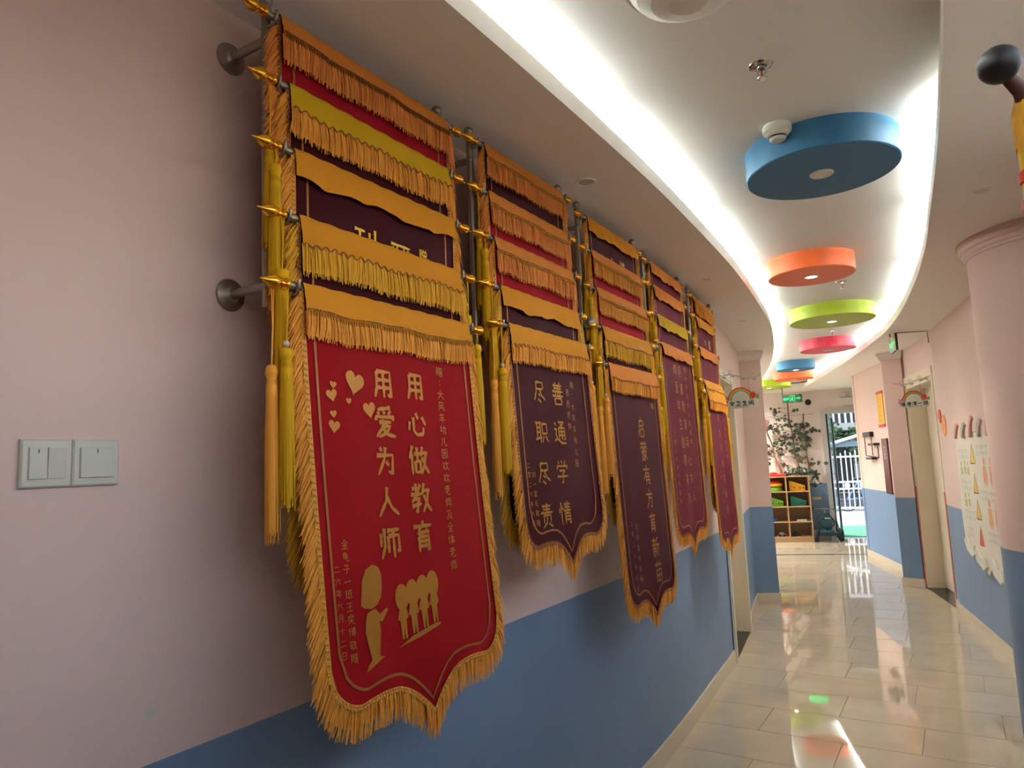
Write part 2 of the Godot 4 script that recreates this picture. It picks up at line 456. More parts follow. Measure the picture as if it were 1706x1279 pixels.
# one character as brush strokes; to() maps a point of the local XY plane onto the surface
func ink(g: G, ch: String, x: float, y: float, size: float, to: Callable, weight := 0.05, nn := Vector3.BACK, sx := 1.0) -> void:
	if not GLYPH.has(ch):
		return
	for st in GLYPH[ch]:
		var flat: Array[Vector2] = []
		for k in range(0, st.size(), 2):
			flat.append(Vector2(x + (st[k] - 50.0) * 0.01 * size * sx, y + (50.0 - st[k + 1]) * 0.01 * size))
		var pts := []
		var wid := []
		var total := flat.size() - 1
		for i in total:
			var a := flat[i]
			var b := flat[i + 1]
			var steps := 3
			for k in steps + (1 if i == total - 1 else 0):
				var t := float(k) / steps
				pts.append(to.call(a.lerp(b, t)))
				var s := (i + t) / total
				wid.append(size * weight * (1.15 - 0.45 * sin(PI * minf(s * 1.3, 1.0)) if s < 0.75 else 0.95 - 1.6 * (s - 0.75)))
		g.ribbon(pts, wid, nn)


# big characters: each its own part
func big_text(o: Node3D, m: Material, text: String, x: float, y: float, size: float, pitch: float, to: Callable, weight := 0.05, lean := 0.0) -> void:
	for i in text.length():
		var g := G.new()
		ink(g, text[i], x + lean * i, y - pitch * i, size, to, weight)
		part("gold_character", g, m, o)


# small writing: one joined part for a column
func column_text(o: Node3D, m: Material, text: String, x: float, y: float, size: float, pitch: float, to: Callable, weight := 0.05, lean := 0.0) -> void:
	var g := G.new()
	for i in text.length():
		ink(g, text[i], x + lean * i, y - pitch * i, size, to, weight)
	part("small_lettering", g, m, o, true)


# ------------------------------------------------------------------ silk banners
func strand(g: G, top: Vector3, mid: Vector3, low: Vector3, width: float, turn: float) -> void:
	var side := Vector3(cos(turn), 0, sin(turn)) * width
	var nn := Vector3(-sin(turn), 0.1, cos(turn))
	var i := g.add(top - side, nn)
	g.add(top + side, nn)
	g.add(mid - side, nn)
	g.add(mid + side, nn)
	g.add(low - side * 0.6, nn)
	g.add(low + side * 0.6, nn)
	g.idx.append_array([i, i + 1, i + 2, i + 1, i + 3, i + 2, i + 2, i + 3, i + 4, i + 3, i + 5, i + 4])


func tone(g: G, spread := 0.2) -> void:
	var k := 1.0 - spread * rng.randf()
	g.tint = Color(k, k * (0.94 + 0.06 * rng.randf()), k * (0.85 + 0.15 * rng.randf()))


func tassel(parent: Node3D, at: Vector3, cord: float, skirt: float, fat: float, m: Material, bead: bool) -> void:
	var g := G.new()
	var y0 := at.y - cord
	g.lathe([[0.0, -skirt * 0.96], [fat * 0.8, -skirt * 0.95], [fat * 0.85, -0.05], [fat * 0.7, -0.034], [fat * 0.72, -0.03], [fat * 0.95, -0.02], [fat * 0.75, -0.006], [0.0, 0.0]], 10, Transform3D(Basis.IDENTITY, Vector3(at.x, y0, at.z)))
	for k in 64:
		var a := TAU * k / 64.0 + rng.randf() * 0.1
		tone(g, 0.32)
		var d := Vector3(cos(a), 0, sin(a))
		var b := Vector3(at.x, y0, at.z)
		var flare := fat * (1.0 + 0.25 * rng.randf())
		strand(g, b + d * fat * 0.74 + Vector3.DOWN * 0.034, b + d * fat * 1.0 + Vector3.DOWN * skirt * 0.4, b + d * flare + Vector3.DOWN * skirt * (0.93 + 0.1 * rng.randf()), 0.0016, a - PI / 2)
	g.tint = Color(1, 1, 1)
	var o := part("tassel", g, m, parent)
	var c := G.new()
	c.tube([at, Vector3(at.x + 0.002, y0 + cord * 0.5, at.z + 0.001), Vector3(at.x, y0, at.z)], 0.0015, 5)
	c.tube([at + Vector3(0.006, 0, 0), Vector3(at.x + 0.004, y0 + cord * 0.5, at.z), Vector3(at.x + 0.001, y0, at.z)], 0.0014, 5)
	part("cord", c, m, o)
	if bead:
		var p := G.new()
		p.ball(Vector3(at.x, y0 + 0.006, at.z), Vector3(0.007, 0.007, 0.007), 6, 8)
		part("bead", p, M.bead, o)


func finial(parent: Node3D, x: float, side: float, m: Material) -> void:
	var g := G.new()
	var t := Transform3D(Basis(Vector3.BACK, -PI / 2 * side), Vector3(x, 0, 0))
	g.lathe([[0.0, 0.0], [0.0125, 0.0], [0.0135, 0.004], [0.0125, 0.008], [0.008, 0.010], [0.0075, 0.014], [0.011, 0.017], [0.0105, 0.020], [0.0085, 0.022], [0.0135, 0.028], [0.0155, 0.035], [0.0145, 0.042], [0.0105, 0.049], [0.006, 0.055], [0.0032, 0.061], [0.0018, 0.070], [0.0, 0.0715]], 14, t)
	part("finial", g, m, parent)


func banner(s: Dictionary) -> Node3D:
	var b := thing("silk_banner", s.label, "banner", s.at, s.group)
	var w: float = s.w
	var length: float = s.len
	var hw := w * 0.5
	var tilt: float = s.get("tilt", 0.01)
	var ph: float = rng.randf() * TAU
	var amp: float = s.get("amp", 0.004)
	var drape := func(p: Vector2) -> float:
		var t := clampf(-p.y / length, 0.0, 1.15)
		return 0.006 + tilt * pow(t, 1.25) + amp * (0.25 + t) * sin(p.x * 17.0 + ph + t) + amp * 0.5 * sin(p.x * 31.0 - ph)
	var face := func(p: Vector2) -> Vector3: return Vector3(p.x, p.y, drape.call(p) + 0.0022)
	var bottom := func(x: float) -> float:
		var u := absf(x) / hw
		var y := -length + 0.075
		if u < 0.36:
			y -= 0.075 * pow(1.0 - u / 0.36, 1.7)
		if u > 0.72:
			var k := (u - 0.72) / 0.28
			y += 0.085 * (1.0 - sqrt(maxf(1.0 - k * k, 0.0)))
		return y + 0.006 * sin(PI * clampf((u - 0.3) / 0.45, 0.0, 1.0))
	# cloth: front sheet and lining
	var nx := 34
	var ny := 22
	var front := []
	var back := []
	for i in ny + 1:
		var row := []
		var rowb := []
		for j in nx + 1:
			var x := -hw + w * j / nx
			var p := Vector2(x, bottom.call(x) * i / ny)
			var z: float = drape.call(p)
			row.append(Vector3(p.x, p.y, z))
			rowb.append(Vector3(p.x, p.y, z - 0.0025))
		front.append(row)
		back.append(rowb)
	var cg := G.new()
	cg.grid(front, true)
	cg.grid(back)
	var cloth := part("cloth", cg, s.cloth, b)
	# gold line printed near the edge
	var lg := G.new()
	var line := []
	var inset: float = s.get("inset", 0.042)
	var ratio := (hw - inset) / hw
	line.append(Vector2(-hw + inset, -0.02))
	for k in 9:
		line.append(Vector2(-hw + inset, lerpf(-0.05, bottom.call(-hw) + inset, k / 8.0)))
	for k in 41:
		var x := (-hw + w * k / 40.0)
		line.append(Vector2(x * ratio, bottom.call(x) + inset * 0.95))
	for k in 9:
		line.append(Vector2(hw - inset, lerpf(bottom.call(hw) + inset, -0.05, k / 8.0)))
	line.append(Vector2(hw - inset, -0.02))
	var l3 := []
	var lw := []
	for p in line:
		l3.append(face.call(p))
		lw.append(0.0032)
	lg.ribbon(l3, lw)
	part("gold_line", lg, M.gold_line, cloth)
	# lettering
	if s.has("text"):
		s.text.call(cloth, face, s.get("ink", M.gold_ink))
	# fringe along the two sides and the bottom, with a braid over its root
	var fg := G.new()
	var bg := G.new()
	var fl: float = s.get("fringe", 0.066)
	var rim := []
	for k in 60:
		rim.append([Vector2(-hw, lerpf(-0.01, bottom.call(-hw), k / 59.0)), Vector2(-0.62, -0.8)])
	for k in 70:
		var x := -hw + w * k / 69.0
		var e := clampf((absf(x) / hw - 0.72) / 0.28, 0.0, 1.0) * signf(x)
		rim.append([Vector2(x, bottom.call(x)), Vector2(e * 0.7, -1.0).normalized()])
	for k in 60:
		rim.append([Vector2(hw, lerpf(bottom.call(hw), -0.01, k / 59.0)), Vector2(0.62, -0.8)])
	var under_in := []
	var under_out := []
	for q in rim:
		var p: Vector2 = q[0]
		var e: Vector2 = p + q[1] * fl * 0.62
		var z: float = drape.call(p)
		under_in.append(Vector3(p.x, p.y, z - 0.003))
		under_out.append(Vector3(e.x, e.y, z - 0.003))
	fg.tint = Color(1, 1, 1)
	fg.grid([under_in, under_out], true)
	for i in rim.size() - 1:
		var a: Vector2 = rim[i][0]
		var c: Vector2 = rim[i + 1][0]
		var reps := maxi(1, roundi(a.distance_to(c) / 0.0014))
		for k in reps:
			var p := a.lerp(c, (k + rng.randf()) / reps)
			var d: Vector2 = rim[i][1].lerp(rim[i + 1][1], float(k) / reps)
			d = (d + Vector2(rng.randf_range(-0.14, 0.14), rng.randf_range(-0.1, 0.1))).normalized()
			var z: float = drape.call(p) + rng.randf_range(-0.004, 0.005)
			var f := fl * rng.randf_range(0.86, 1.06)
			var hang := d.lerp(Vector2(d.x * 0.45, -1.0), 0.55).normalized()
			tone(fg)
			var m1 := p + d * f * 0.5
			var m2 := m1 + hang * f * 0.5
			strand(fg, Vector3(p.x, p.y, z), Vector3(m1.x, m1.y, z + 0.002), Vector3(m2.x, m2.y, z + rng.randf_range(-0.006, 0.004)), 0.0014, rng.randf_range(-0.55, 0.55))
	part("edge_fringe", fg, s.fringe_m, b, true)
	var braid := []
	var bw := []
	for i in rim.size():
		var p: Vector2 = rim[i][0]
		braid.append(Vector3(p.x, p.y, drape.call(p) + 0.004))
		bw.append(0.0065)
	bg.ribbon(braid, bw)
	for i in rim.size() * 2:
		var p: Vector2 = rim[i / 2][0] if i % 2 == 0 or i / 2 + 1 >= rim.size() else (rim[i / 2][0] + rim[i / 2 + 1][0]) * 0.5
		var q: Vector2 = rim[i / 2][1]
		braid.append(p)
		bg.ball(Vector3(p.x, p.y, drape.call(p) + 0.0045) + Vector3(q.x, q.y, 0) * (0.0035 if i % 2 else -0.0035), Vector3(0.0034, 0.0034, 0.0022), 3, 5)
	part("edge_braid", bg, s.braid_m, b)
	# sleeve round the rod, hanging down in front as a band
	var drop: float = s.get("band", 0.062)
	var tg2 := G.new()
	var prof := [[-0.055, -0.012], [-0.02, -0.0135], [0.0, -0.0135], [0.0095, -0.0095], [0.0135, 0.0], [0.0095, 0.0105], [0.0, 0.0145], [-0.02, 0.0165], [-0.5, 0.0185], [-1.0, 0.0195]]
	var rows := []
	var wavy: float = s.get("wavy", 0.003)
	for p in prof:
		var row := []
		for j in 41:
			var x := -hw + 0.002 + (w - 0.004) * j / 40.0
			var y: float = p[0]
			var z: float = p[1]
			if p[1] > 0.016:
				y = -drop * absf(p[0]) if p[0] < -0.3 else y
				var k := clampf(-y / drop, 0.0, 1.0)
				y -= k * wavy * (sin(x * 21.0 + ph) + 0.6 * sin(x * 47.0 + ph * 2.0))
				z += k * (0.0022 * sin(x * 60.0 + ph * 3.0) + 0.0016 * sin(x * 23.0 + ph) + 0.0012 * sin(x * 140.0 + ph * 5.0)) + 0.003 * k + maxf(0.0, drape.call(Vector2(x, -drop)) - 0.012) * k
			y += 0.0012 * sin(x * 90.0 + ph)
			row.append(Vector3(x, y, z))
		rows.append(row)
	tg2.grid(rows)
	var band := part("top_band", tg2, s.band_m, b)
	if s.style != "plain":
		var vg := G.new()
		var gg := G.new()
		var vl: float = s.get("valance", 0.07)
		var count := roundi(w / 0.0016)
		var root := func(x: float) -> Vector3:
			return Vector3(x, -drop - wavy * (sin(x * 21.0 + ph) + 0.6 * sin(x * 47.0 + ph * 2.0)), 0.0235 + maxf(0.0, drape.call(Vector2(x, -drop)) - 0.012))
		var v_top := []
		var v_low := []
		for k in 41:
			var p: Vector3 = root.call(-hw + w * k / 40.0)
			v_top.append(p + Vector3(0, 0.006, -0.003))
			v_low.append(p + Vector3(0, -vl * 0.78, -0.001))
		vg.tint = Color(1, 1, 1)
		vg.grid([v_top, v_low], true)
		for k in count:
			var x := -hw + w * (k + rng.randf()) / count
			var p: Vector3 = root.call(x) + Vector3(0, 0.006, rng.randf_range(-0.003, 0.003))
			tone(vg)
			var f := vl * rng.randf_range(0.88, 1.07)
			var sway := rng.randf_range(-0.006, 0.006) + 0.004 * sin(x * 25.0 + ph)
			strand(vg, p, p + Vector3(sway * 0.4, -f * 0.5, 0.003), p + Vector3(sway, -f, rng.randf_range(-0.001, 0.004)), 0.0014, rng.randf_range(-0.55, 0.55))
		part("valance_fringe", vg, s.fringe_m, b, true)
		var curve := []
		var n2 := roundi(w / 0.004)
		for k in n2 + 1:
			var x := -hw + 0.003 + (w - 0.006) * k / n2
			var step := 0.006 if s.style == "zigzag" else 0.0045
			var y := (step if k % 2 else -step) if s.style == "zigzag" else step * sin(k * 0.9)
			curve.append(root.call(x) + Vector3(0, y + 0.004, 0.004))
		gg.tube(curve, 0.0019, 4)
		if s.style == "zigzag":
			var flat := []
			for k in 31:
				flat.append(root.call(-hw + 0.003 + (w - 0.006) * k / 30.0) + Vector3(0, 0.013, 0.003))
			gg.tube(flat, 0.0018, 4)
		part("braid", gg, s.braid_m, band)
	# rod, finials, tassels
	var rg := G.new()
	var past: float = s.get("overhang", 0.036)
	rg.tube([Vector3(-hw - past, 0, 0), Vector3(hw + past, 0, 0)], 0.0095, 10)
	part("rod", rg, M.steel, b)
	finial(b, -hw - past + 0.004, -1.0, s.get("cap_near", M.gold))
	finial(b, hw + past - 0.004, 1.0, M.gold)
	for k in s.get("tassels", []):
		tassel(b, Vector3(k[0] * (hw + past + 0.009), -0.012, 0.004 + k[4]), k[1], k[2], k[3], s.fringe_m if k[5] else M.yellow_thread, k[6])
	return b


func rack(at_near: Transform3D, at_far: Transform3D, top: float, low: float, rows: Array, outs: Array, reach: float, ball: float, label: String) -> void:
	var mid := at_near.origin.lerp(at_far.origin, 0.5)
	var b := thing("banner_rack", label, "rack", Transform3D(Basis.IDENTITY, Vector3(mid.x, low, mid.z)), "steel banner racks on the pink wall")
	for t in [at_near, at_far]:
		var bas: Basis = t.basis
		var foot: Vector3 = t.origin - b.position
		foot.y = 0.0
		var pg := G.new()
		pg.tube([foot, foot + Vector3.UP * (top - low)], 0.011, 12)
		var post := part("post", pg, M.steel, b)
		var kg := G.new()
		kg.lathe([[0.0, -0.004], [0.012, -0.004], [0.013, 0.004], [0.009, 0.008], [0.014, 0.014], [0.0165, 0.022], [0.014, 0.031], [0.008, 0.037], [0.0, 0.039]], 14, Transform3D(Basis.IDENTITY, foot + Vector3.UP * (top - low)))
		part("knob", kg, M.steel, post)
		for h in [top - 0.075, low + 0.05]:
			var ag := G.new()
			var p: Vector3 = foot + Vector3.UP * (h - low)
			ag.tube([p, p - bas.z * (reach - 0.004)], 0.0105, 10)
			ag.ball(p, Vector3(0.0135, 0.0135, 0.0135), 6, 10)
			var arm := part("arm", ag, M.steel, post)
			var dg := G.new()
			dg.lathe([[0.0, 0.0], [0.036, 0.0], [0.0385, 0.003], [0.036, 0.007], [0.02, 0.012], [0.013, 0.018], [0.0, 0.019]], 24, Transform3D(bas * Basis(Vector3.RIGHT, PI / 2), p - bas.z * reach))
			part("wall_flange", dg, M.steel, arm)
		if t == at_near and ball > 0.0:
			var eg := G.new()
			var c: Vector3 = foot + Vector3.UP * (2.105 - low) + bas.z * 0.045 - bas.x * 0.03
			eg.ball(c, Vector3(ball, ball, ball), 10, 16)
			eg.tube([foot + Vector3.UP * (2.105 - low), c], 0.009, 8)
			part("ball_end", eg, M.steel, post)
		for i in rows.size():
			var hg := G.new()
			var p: Vector3 = foot + Vector3.UP * (rows[i] - low)
			hg.tube([p - Vector3.UP * 0.018, p - Vector3.UP * 0.018 + bas.z * (outs[i] + 0.004), p + bas.z * (outs[i] + 0.013), p + Vector3.UP * 0.012 + bas.z * (outs[i] + 0.013)], 0.004, 6)
			part("hook", hg, M.steel, post)


# ------------------------------------------------------------------ printed texts
func blob(cx: float, cy: float, rx: float, ry: float, turn := 0.0, count := 18) -> PackedVector2Array:
	var p := PackedVector2Array()
	for k in count:
		var a := TAU * k / count
		p.append(Vector2(cx, cy) + Vector2(cos(a) * rx, sin(a) * ry).rotated(turn))
	return p


func heart(cx: float, cy: float, r: float, turn: float) -> PackedVector2Array:
	var p := PackedVector2Array()
	for k in 28:
		var a := TAU * k / 28.0
		p.append(Vector2(cx, cy) + Vector2(16 * pow(sin(a), 3), 13 * cos(a) - 5 * cos(2 * a) - 2 * cos(3 * a) - cos(4 * a)).rotated(turn) * r / 16.0)
	return p


func poly(flat: Array) -> PackedVector2Array:
	var p := PackedVector2Array()
	for k in range(0, flat.size(), 2):
		p.append(Vector2(flat[k], flat[k + 1]))
	return p


func text_teacher(o: Node3D, to: Callable, m: Material) -> void:
	big_text(o, m, "用心做教育", 0.051, -0.193, 0.078, 0.0925, to, 0.066, -0.006)
	big_text(o, m, "用爱为人师", -0.065, -0.194, 0.078, 0.0925, to, 0.066, -0.006)
	column_text(o, m, "赠：大风车幼儿园欢欢老师及全体老师", 0.155, -0.145, 0.027, 0.0312, to, 0.05, -0.0014)
	column_text(o, m, "金龟子一班王奕博敬赠", -0.236, -0.552, 0.021, 0.0255, to, 0.045, 0.0)
	column_text(o, m, "二六年六月十二日", -0.262, -0.6, 0.017, 0.0245, to, 0.045, 0.0)
	var shift := func(p: Vector2): return to.call(p + Vector2(0.008, 0))
	for h in [[-0.173, -0.198, 0.031, -0.25], [-0.246, -0.231, 0.0155, 0.2], [-0.24, -0.208, 0.0095, -0.1], [-0.197, -0.242, 0.0085, 0.0], [-0.129, -0.258, 0.0215, 0.15], [-0.245, -0.273, 0.0095, 0.1], [-0.245, -0.3, 0.016, -0.15]]:
		var hg := G.new()
		hg.outline(heart(h[0], h[1], h[2], h[3]), shift)
		part("gold_heart", hg, m, o)
	var g := G.new()
	# a teacher in front of four pupils, as a gold silhouette
	g.outline(poly([-0.205, -0.69, -0.213, -0.683, -0.208, -0.66, -0.204, -0.635, -0.19, -0.612, -0.166, -0.604, -0.146, -0.612, -0.138, -0.63, -0.14, -0.66, -0.147, -0.678, -0.16, -0.69, -0.18, -0.696]), shift)
	g.outline(poly([-0.196, -0.702, -0.168, -0.697, -0.154, -0.712, -0.132, -0.702, -0.124, -0.706, -0.148, -0.728, -0.158, -0.726, -0.156, -0.745, -0.161, -0.768, -0.166, -0.796, -0.15, -0.80, -0.212, -0.818, -0.205, -0.806, -0.193, -0.797, -0.201, -0.765, -0.206, -0.74, -0.203, -0.72]), shift)
	part("gold_teacher", g, m, o)
	for k in 4:
		g = G.new()
		var x := -0.075 + 0.036 * k
		var y := -0.69 + 0.005 * k
		g.outline(blob(x, y, 0.022, 0.03), shift)
		g.outline(poly([x - 0.012, y - 0.026, x + 0.012, y - 0.026, x + 0.016, y - 0.046, x + 0.008, y - 0.05, x + 0.007, y - 0.09, x + 0.001, y - 0.09, x, y - 0.06, x - 0.004, y - 0.09, x - 0.01, y - 0.09, x - 0.012, y - 0.05, x - 0.02, y - 0.046]), shift)
		part("gold_pupil", g, m, o)
	g = G.new()
	g.outline(poly([-0.1, -0.795, -0.05, -0.779, 0.03, -0.766, 0.05, -0.768, 0.045, -0.773, -0.02, -0.785]), shift)
	part("gold_ground_line", g, m, o)


func text_duty(o: Node3D, to: Callable, m: Material) -> void:
	big_text(o, m, "善通学情", 0.02, -0.197, 0.082, 0.135, to, 0.05, -0.012)
	big_text(o, m, "尽职尽责", -0.105, -0.2, 0.08, 0.134, to, 0.05, -0.010)
	column_text(o, m, "赠：大风车幼儿园", 0.135, -0.16, 0.028, 0.04, to, 0.045, -0.003)
	column_text(o, m, "西西老师", 0.092, -0.19, 0.028, 0.04, to, 0.045, -0.003)
	column_text(o, m, "刘一家长敬赠", -0.19, -0.47, 0.022, 0.03, to, 0.045, 0.0)
	column_text(o, m, "二零二六年六月", -0.217, -0.44, 0.019, 0.03, to, 0.045, 0.0)


func text_seedling(o: Node3D, to: Callable, m: Material) -> void:
	big_text(o, m, "启蒙有方育新苗", 0.035, -0.255, 0.092, 0.106, to, 0.05, 0.006)
	column_text(o, m, "老师家长敬赠", -0.135, -0.68, 0.028, 0.043, to, 0.045, 0.0)
	column_text(o, m, "二零二六年六月", -0.195, -0.66, 0.024, 0.044, to, 0.045, 0.0)
	big_text(o, m, "赠", 0.2, -0.15, 0.03, 0.1, to, 0.045)


func text_thanks(o: Node3D, to: Callable, m: Material) -> void:
	big_text(o, m, "师爱学生值得有方", -0.08, -0.12, 0.07, 0.1, to, 0.04, 0.008)
	big_text(o, m, "启蒙教育用心为人", 0.03, -0.12, 0.07, 0.1, to, 0.04, 0.008)
	column_text(o, m, "赠大风车幼儿园老师", 0.14, -0.1, 0.035, 0.052, to, 0.045, 0.0)
	column_text(o, m, "二零二六年六月家长", -0.19, -0.48, 0.03, 0.044, to, 0.045, 0.0)


func text_small(o: Node3D, to: Callable, m: Material) -> void:
	big_text(o, m, "尽职责教育新苗", 0.0, -0.16, 0.06, 0.1, to, 0.04, 0.0)
	column_text(o, m, "赠大风车幼儿园", 0.17, -0.12, 0.035, 0.05, to, 0.045, 0.0)
	column_text(o, m, "二零二六年六月", -0.1, -0.5, 0.03, 0.05, to, 0.045, 0.0)


func text_two_heads(o: Node3D, to: Callable, m: Material) -> void:
	big_text(o, m, "刊", -0.07, -0.155, 0.09, 0.1, to, 0.045)
	big_text(o, m, "严", 0.06, -0.165, 0.09, 0.1, to, 0.045)
	big_text(o, m, "赠", 0.155, -0.135, 0.034, 0.1, to, 0.05)


func text_peep(o: Node3D, to: Callable, m: Material) -> void:
	big_text(o, m, "值", 0.1, -0.14, 0.07, 0.1, to, 0.045)
	big_text(o, m, "为", -0.02, -0.14, 0.05, 0.1, to, 0.045)


# ------------------------------------------------------------------ scene
func _ready() -> void:
	rng.seed = 71
	var cam := Camera3D.new()
	cam.name = "camera"
	cam.fov = 56.92
	cam.near = 0.05
	cam.far = 200.0
	cam.position = Vector3(0, EYE, 0)
	cam.rotation = Vector3(deg_to_rad(6.6), deg_to_rad(31.81), deg_to_rad(-2.5))
	add_child(cam)
	cam.current = true

	var sky_m := ProceduralSkyMaterial.new()
	sky_m.sky_top_color = Color(0.70, 0.77, 0.86)
	sky_m.sky_horizon_color = Color(0.95, 0.925, 0.88)
	sky_m.ground_bottom_color = Color(0.55, 0.52, 0.48)
	sky_m.ground_horizon_color = Color(0.80, 0.79, 0.76)
	sky_m.sky_energy_multiplier = 1.6
	sky_m.ground_energy_multiplier = 1.4
	var sky := Sky.new()
	sky.sky_material = sky_m
	var env := Environment.new()
	env.background_mode = Environment.BG_SKY
	env.sky = sky
	env.tonemap_mode = Environment.TONE_MAPPER_LINEAR
	env.tonemap_exposure = 2.1
	env.sdfgi_enabled = true
	env.ssao_enabled = true
	env.ssil_enabled = true
	var we := WorldEnvironment.new()
	we.name = "environment"
	we.environment = env
	add_child(we)
	var sun := DirectionalLight3D.new()
	sun.name = "sun"
	sun.light_color = Color(1.0, 0.96, 0.88)
	sun.light_energy = 1.6
	sun.light_angular_distance = 0.5
	sun.shadow_enabled = true
	sun.rotation = Vector3(deg_to_rad(-62), deg_to_rad(238), 0)
	add_child(sun)

	make_materials()
	build_shell()
	build_ceiling()
	build_cove_lights()
	build_banners()
	build_left_details()
	build_right_details()
	build_hall()
	build_outside()


func make_materials() -> void:
	var pink := mat("pink", Color(1, 1, 1), 0.62, 0.0, 0.4)
	pink.albedo_texture = noise_map(0.006, Color(0.87, 0.765, 0.725), Color(0.90, 0.795, 0.755), 3)
	pink.uv1_triplanar = true
	pink.uv1_world_triplanar = true
	pink.uv1_scale = Vector3(0.7, 0.7, 0.7)
	var blue := mat("blue", Color(1, 1, 1), 0.5, 0.0, 0.4)
	blue.albedo_texture = noise_map(0.006, Color(0.44, 0.54, 0.655), Color(0.47, 0.57, 0.69), 5)
	blue.uv1_triplanar = true
	blue.uv1_world_triplanar = true
	blue.uv1_scale = Vector3(0.7, 0.7, 0.7)
	mat("pale_wall", Color(0.90, 0.85, 0.82), 0.62)
	mat("skirting", Color(0.82, 0.77, 0.68), 0.25)
	mat("soffit", Color(0.94, 0.915, 0.88), 0.75)
	mat("tray", Color(0.88, 0.86, 0.82), 0.75)
	mat("white", Color(0.86, 0.85, 0.80), 0.45)
	mat("switch_white", Color(0.80, 0.80, 0.75), 0.35)
	mat("cream", Color(0.88, 0.83, 0.73), 0.4)
	mat("dark_stone", Color(0.10, 0.085, 0.08), 0.2)
	mat("grout", Color(0.50, 0.44, 0.36), 0.7)
	for k in 4:
		var t := mat("tile_%d" % k, Color(1, 1, 1), 0.03, 0.0, 0.68)
		t.albedo_texture = noise_map(0.012, Color(0.69, 0.64, 0.55).lightened(0.012 * k), Color(0.74, 0.685, 0.595).lightened(0.012 * k), 20 + k, 256, 5)
		t.uv1_triplanar = true
		t.uv1_scale = Vector3(0.8, 0.8, 0.8)
		t.uv1_offset = Vector3(0.31 * k, 0.17 * k, 0.23 * k)
	for p in [["red_silk", Color(0.545, 0.03, 0.06)], ["rose_silk", Color(0.58, 0.05, 0.11)], ["maroon_silk", Color(0.225, 0.03, 0.065)], ["plum_silk", Color(0.32, 0.04, 0.105)]]:
		var m := mat(p[0], p[1], 0.75, 0.0, 0.22)
		m.rim_enabled = true
		m.rim = 0.06
		m.rim_tint = 1.0
	for p in [["orange_band", Color(0.79, 0.525, 0.12)], ["peach_band", Color(0.80, 0.49, 0.20)], ["yellow_band", Color(0.78, 0.62, 0.10)]]:
		var m := mat(p[0], p[1], 0.65, 0.0, 0.22)
		m.rim_enabled = true
		m.rim = 0.06
		m.rim_tint = 1.0
	for p in [["orange_thread", Color(0.95, 0.65, 0.25)], ["peach_thread", Color(0.95, 0.60, 0.29)], ["gold_thread", Color(0.93, 0.70, 0.20)], ["yellow_thread", Color(0.86, 0.66, 0.05)]]:
		var m := mat(p[0], p[1], 0.6, 0.0, 0.3)
		m.vertex_color_use_as_albedo = true
	mat("dark_braid", Color(0.60, 0.36, 0.11), 0.5)
	mat("light_braid", Color(0.82, 0.56, 0.18), 0.5)
	mat("gold_line", Color(0.62, 0.37, 0.13), 0.5, 0.2)
	mat("gold_ink", Color(0.68, 0.45, 0.11), 0.5, 0.3)
	mat("yellow_ink", Color(0.88, 0.70, 0.12), 0.5, 0.2)
	mat("pale_ink", Color(0.86, 0.76, 0.48), 0.5, 0.2)
	mat("sign_pink_soft", Color(0.84, 0.50, 0.44), 0.5)
	mat("sign_red_soft", Color(0.72, 0.36, 0.34), 0.5)
	mat("sign_yellow_soft", Color(0.80, 0.74, 0.52), 0.5)
	mat("cut_pink", Color(0.80, 0.58, 0.52), 0.5)
	mat("cut_grey", Color(0.70, 0.64, 0.60), 0.5)
	mat("pole_yellow", Color(0.86, 0.72, 0.12), 0.4)
	mat("sign_green_soft", Color(0.70, 0.70, 0.40), 0.5)
	mat("gold", Color(0.93, 0.66, 0.18), 0.16, 0.9)
	mat("steel", Color(0.60, 0.56, 0.50), 0.36, 0.7)
	mat("chrome", Color(0.75, 0.74, 0.72), 0.15, 0.95)
	mat("bead", Color(0.85, 0.78, 0.74), 0.25)
	mat("black_plastic", Color(0.055, 0.06, 0.055), 0.5)
	mat("black_metal", Color(0.09, 0.09, 0.09), 0.4, 0.3)
	mat("iron_white", Color(0.70, 0.68, 0.62), 0.45)
	mat("wood", Color(0.66, 0.53, 0.37), 0.5)
	mat("maroon_plate", Color(0.30, 0.09, 0.09), 0.35)
	mat("sign_yellow", Color(0.90, 0.72, 0.16), 0.5)
	mat("sign_red", Color(0.78, 0.22, 0.16), 0.5)
	mat("sign_white", Color(0.86, 0.84, 0.78), 0.5)
	mat("sign_ink", Color(0.06, 0.055, 0.05), 0.5)
	mat("sign_orange", Color(0.92, 0.56, 0.20), 0.5)
	mat("sign_green", Color(0.35, 0.62, 0.25), 0.5)
	mat("sign_pink", Color(0.90, 0.42, 0.45), 0.5)
	mat("sign_blue", Color(0.42, 0.46, 0.78), 0.5)
	mat("flesh_print", Color(0.88, 0.62, 0.45), 0.55)
	mat("grey_print", Color(0.52, 0.50, 0.47), 0.55)
	mat("disc_blue", Color(0.16, 0.41, 0.56), 0.6)
	mat("disc_orange", Color(0.92, 0.40, 0.13), 0.5)
	mat("disc_green", Color(0.66, 0.74, 0.04), 0.5)
	mat("disc_pink", Color(0.84, 0.17, 0.27), 0.5)
	mat("leaf_dark", Color(0.16, 0.24, 0.17), 0.6)
	mat("leaf_brown", Color(0.36, 0.18, 0.14), 0.6)
	mat("leaf_green", Color(0.26, 0.36, 0.22), 0.6)
	mat("bark", Color(0.52, 0.36, 0.28), 0.8)
	mat("toy_yellow", Color(0.90, 0.66, 0.08), 0.5)
	mat("toy_red", Color(0.80, 0.10, 0.12), 0.5)
	mat("toy_green", Color(0.40, 0.62, 0.12), 0.5)
	mat("toy_teal", Color(0.07, 0.42, 0.36), 0.5)
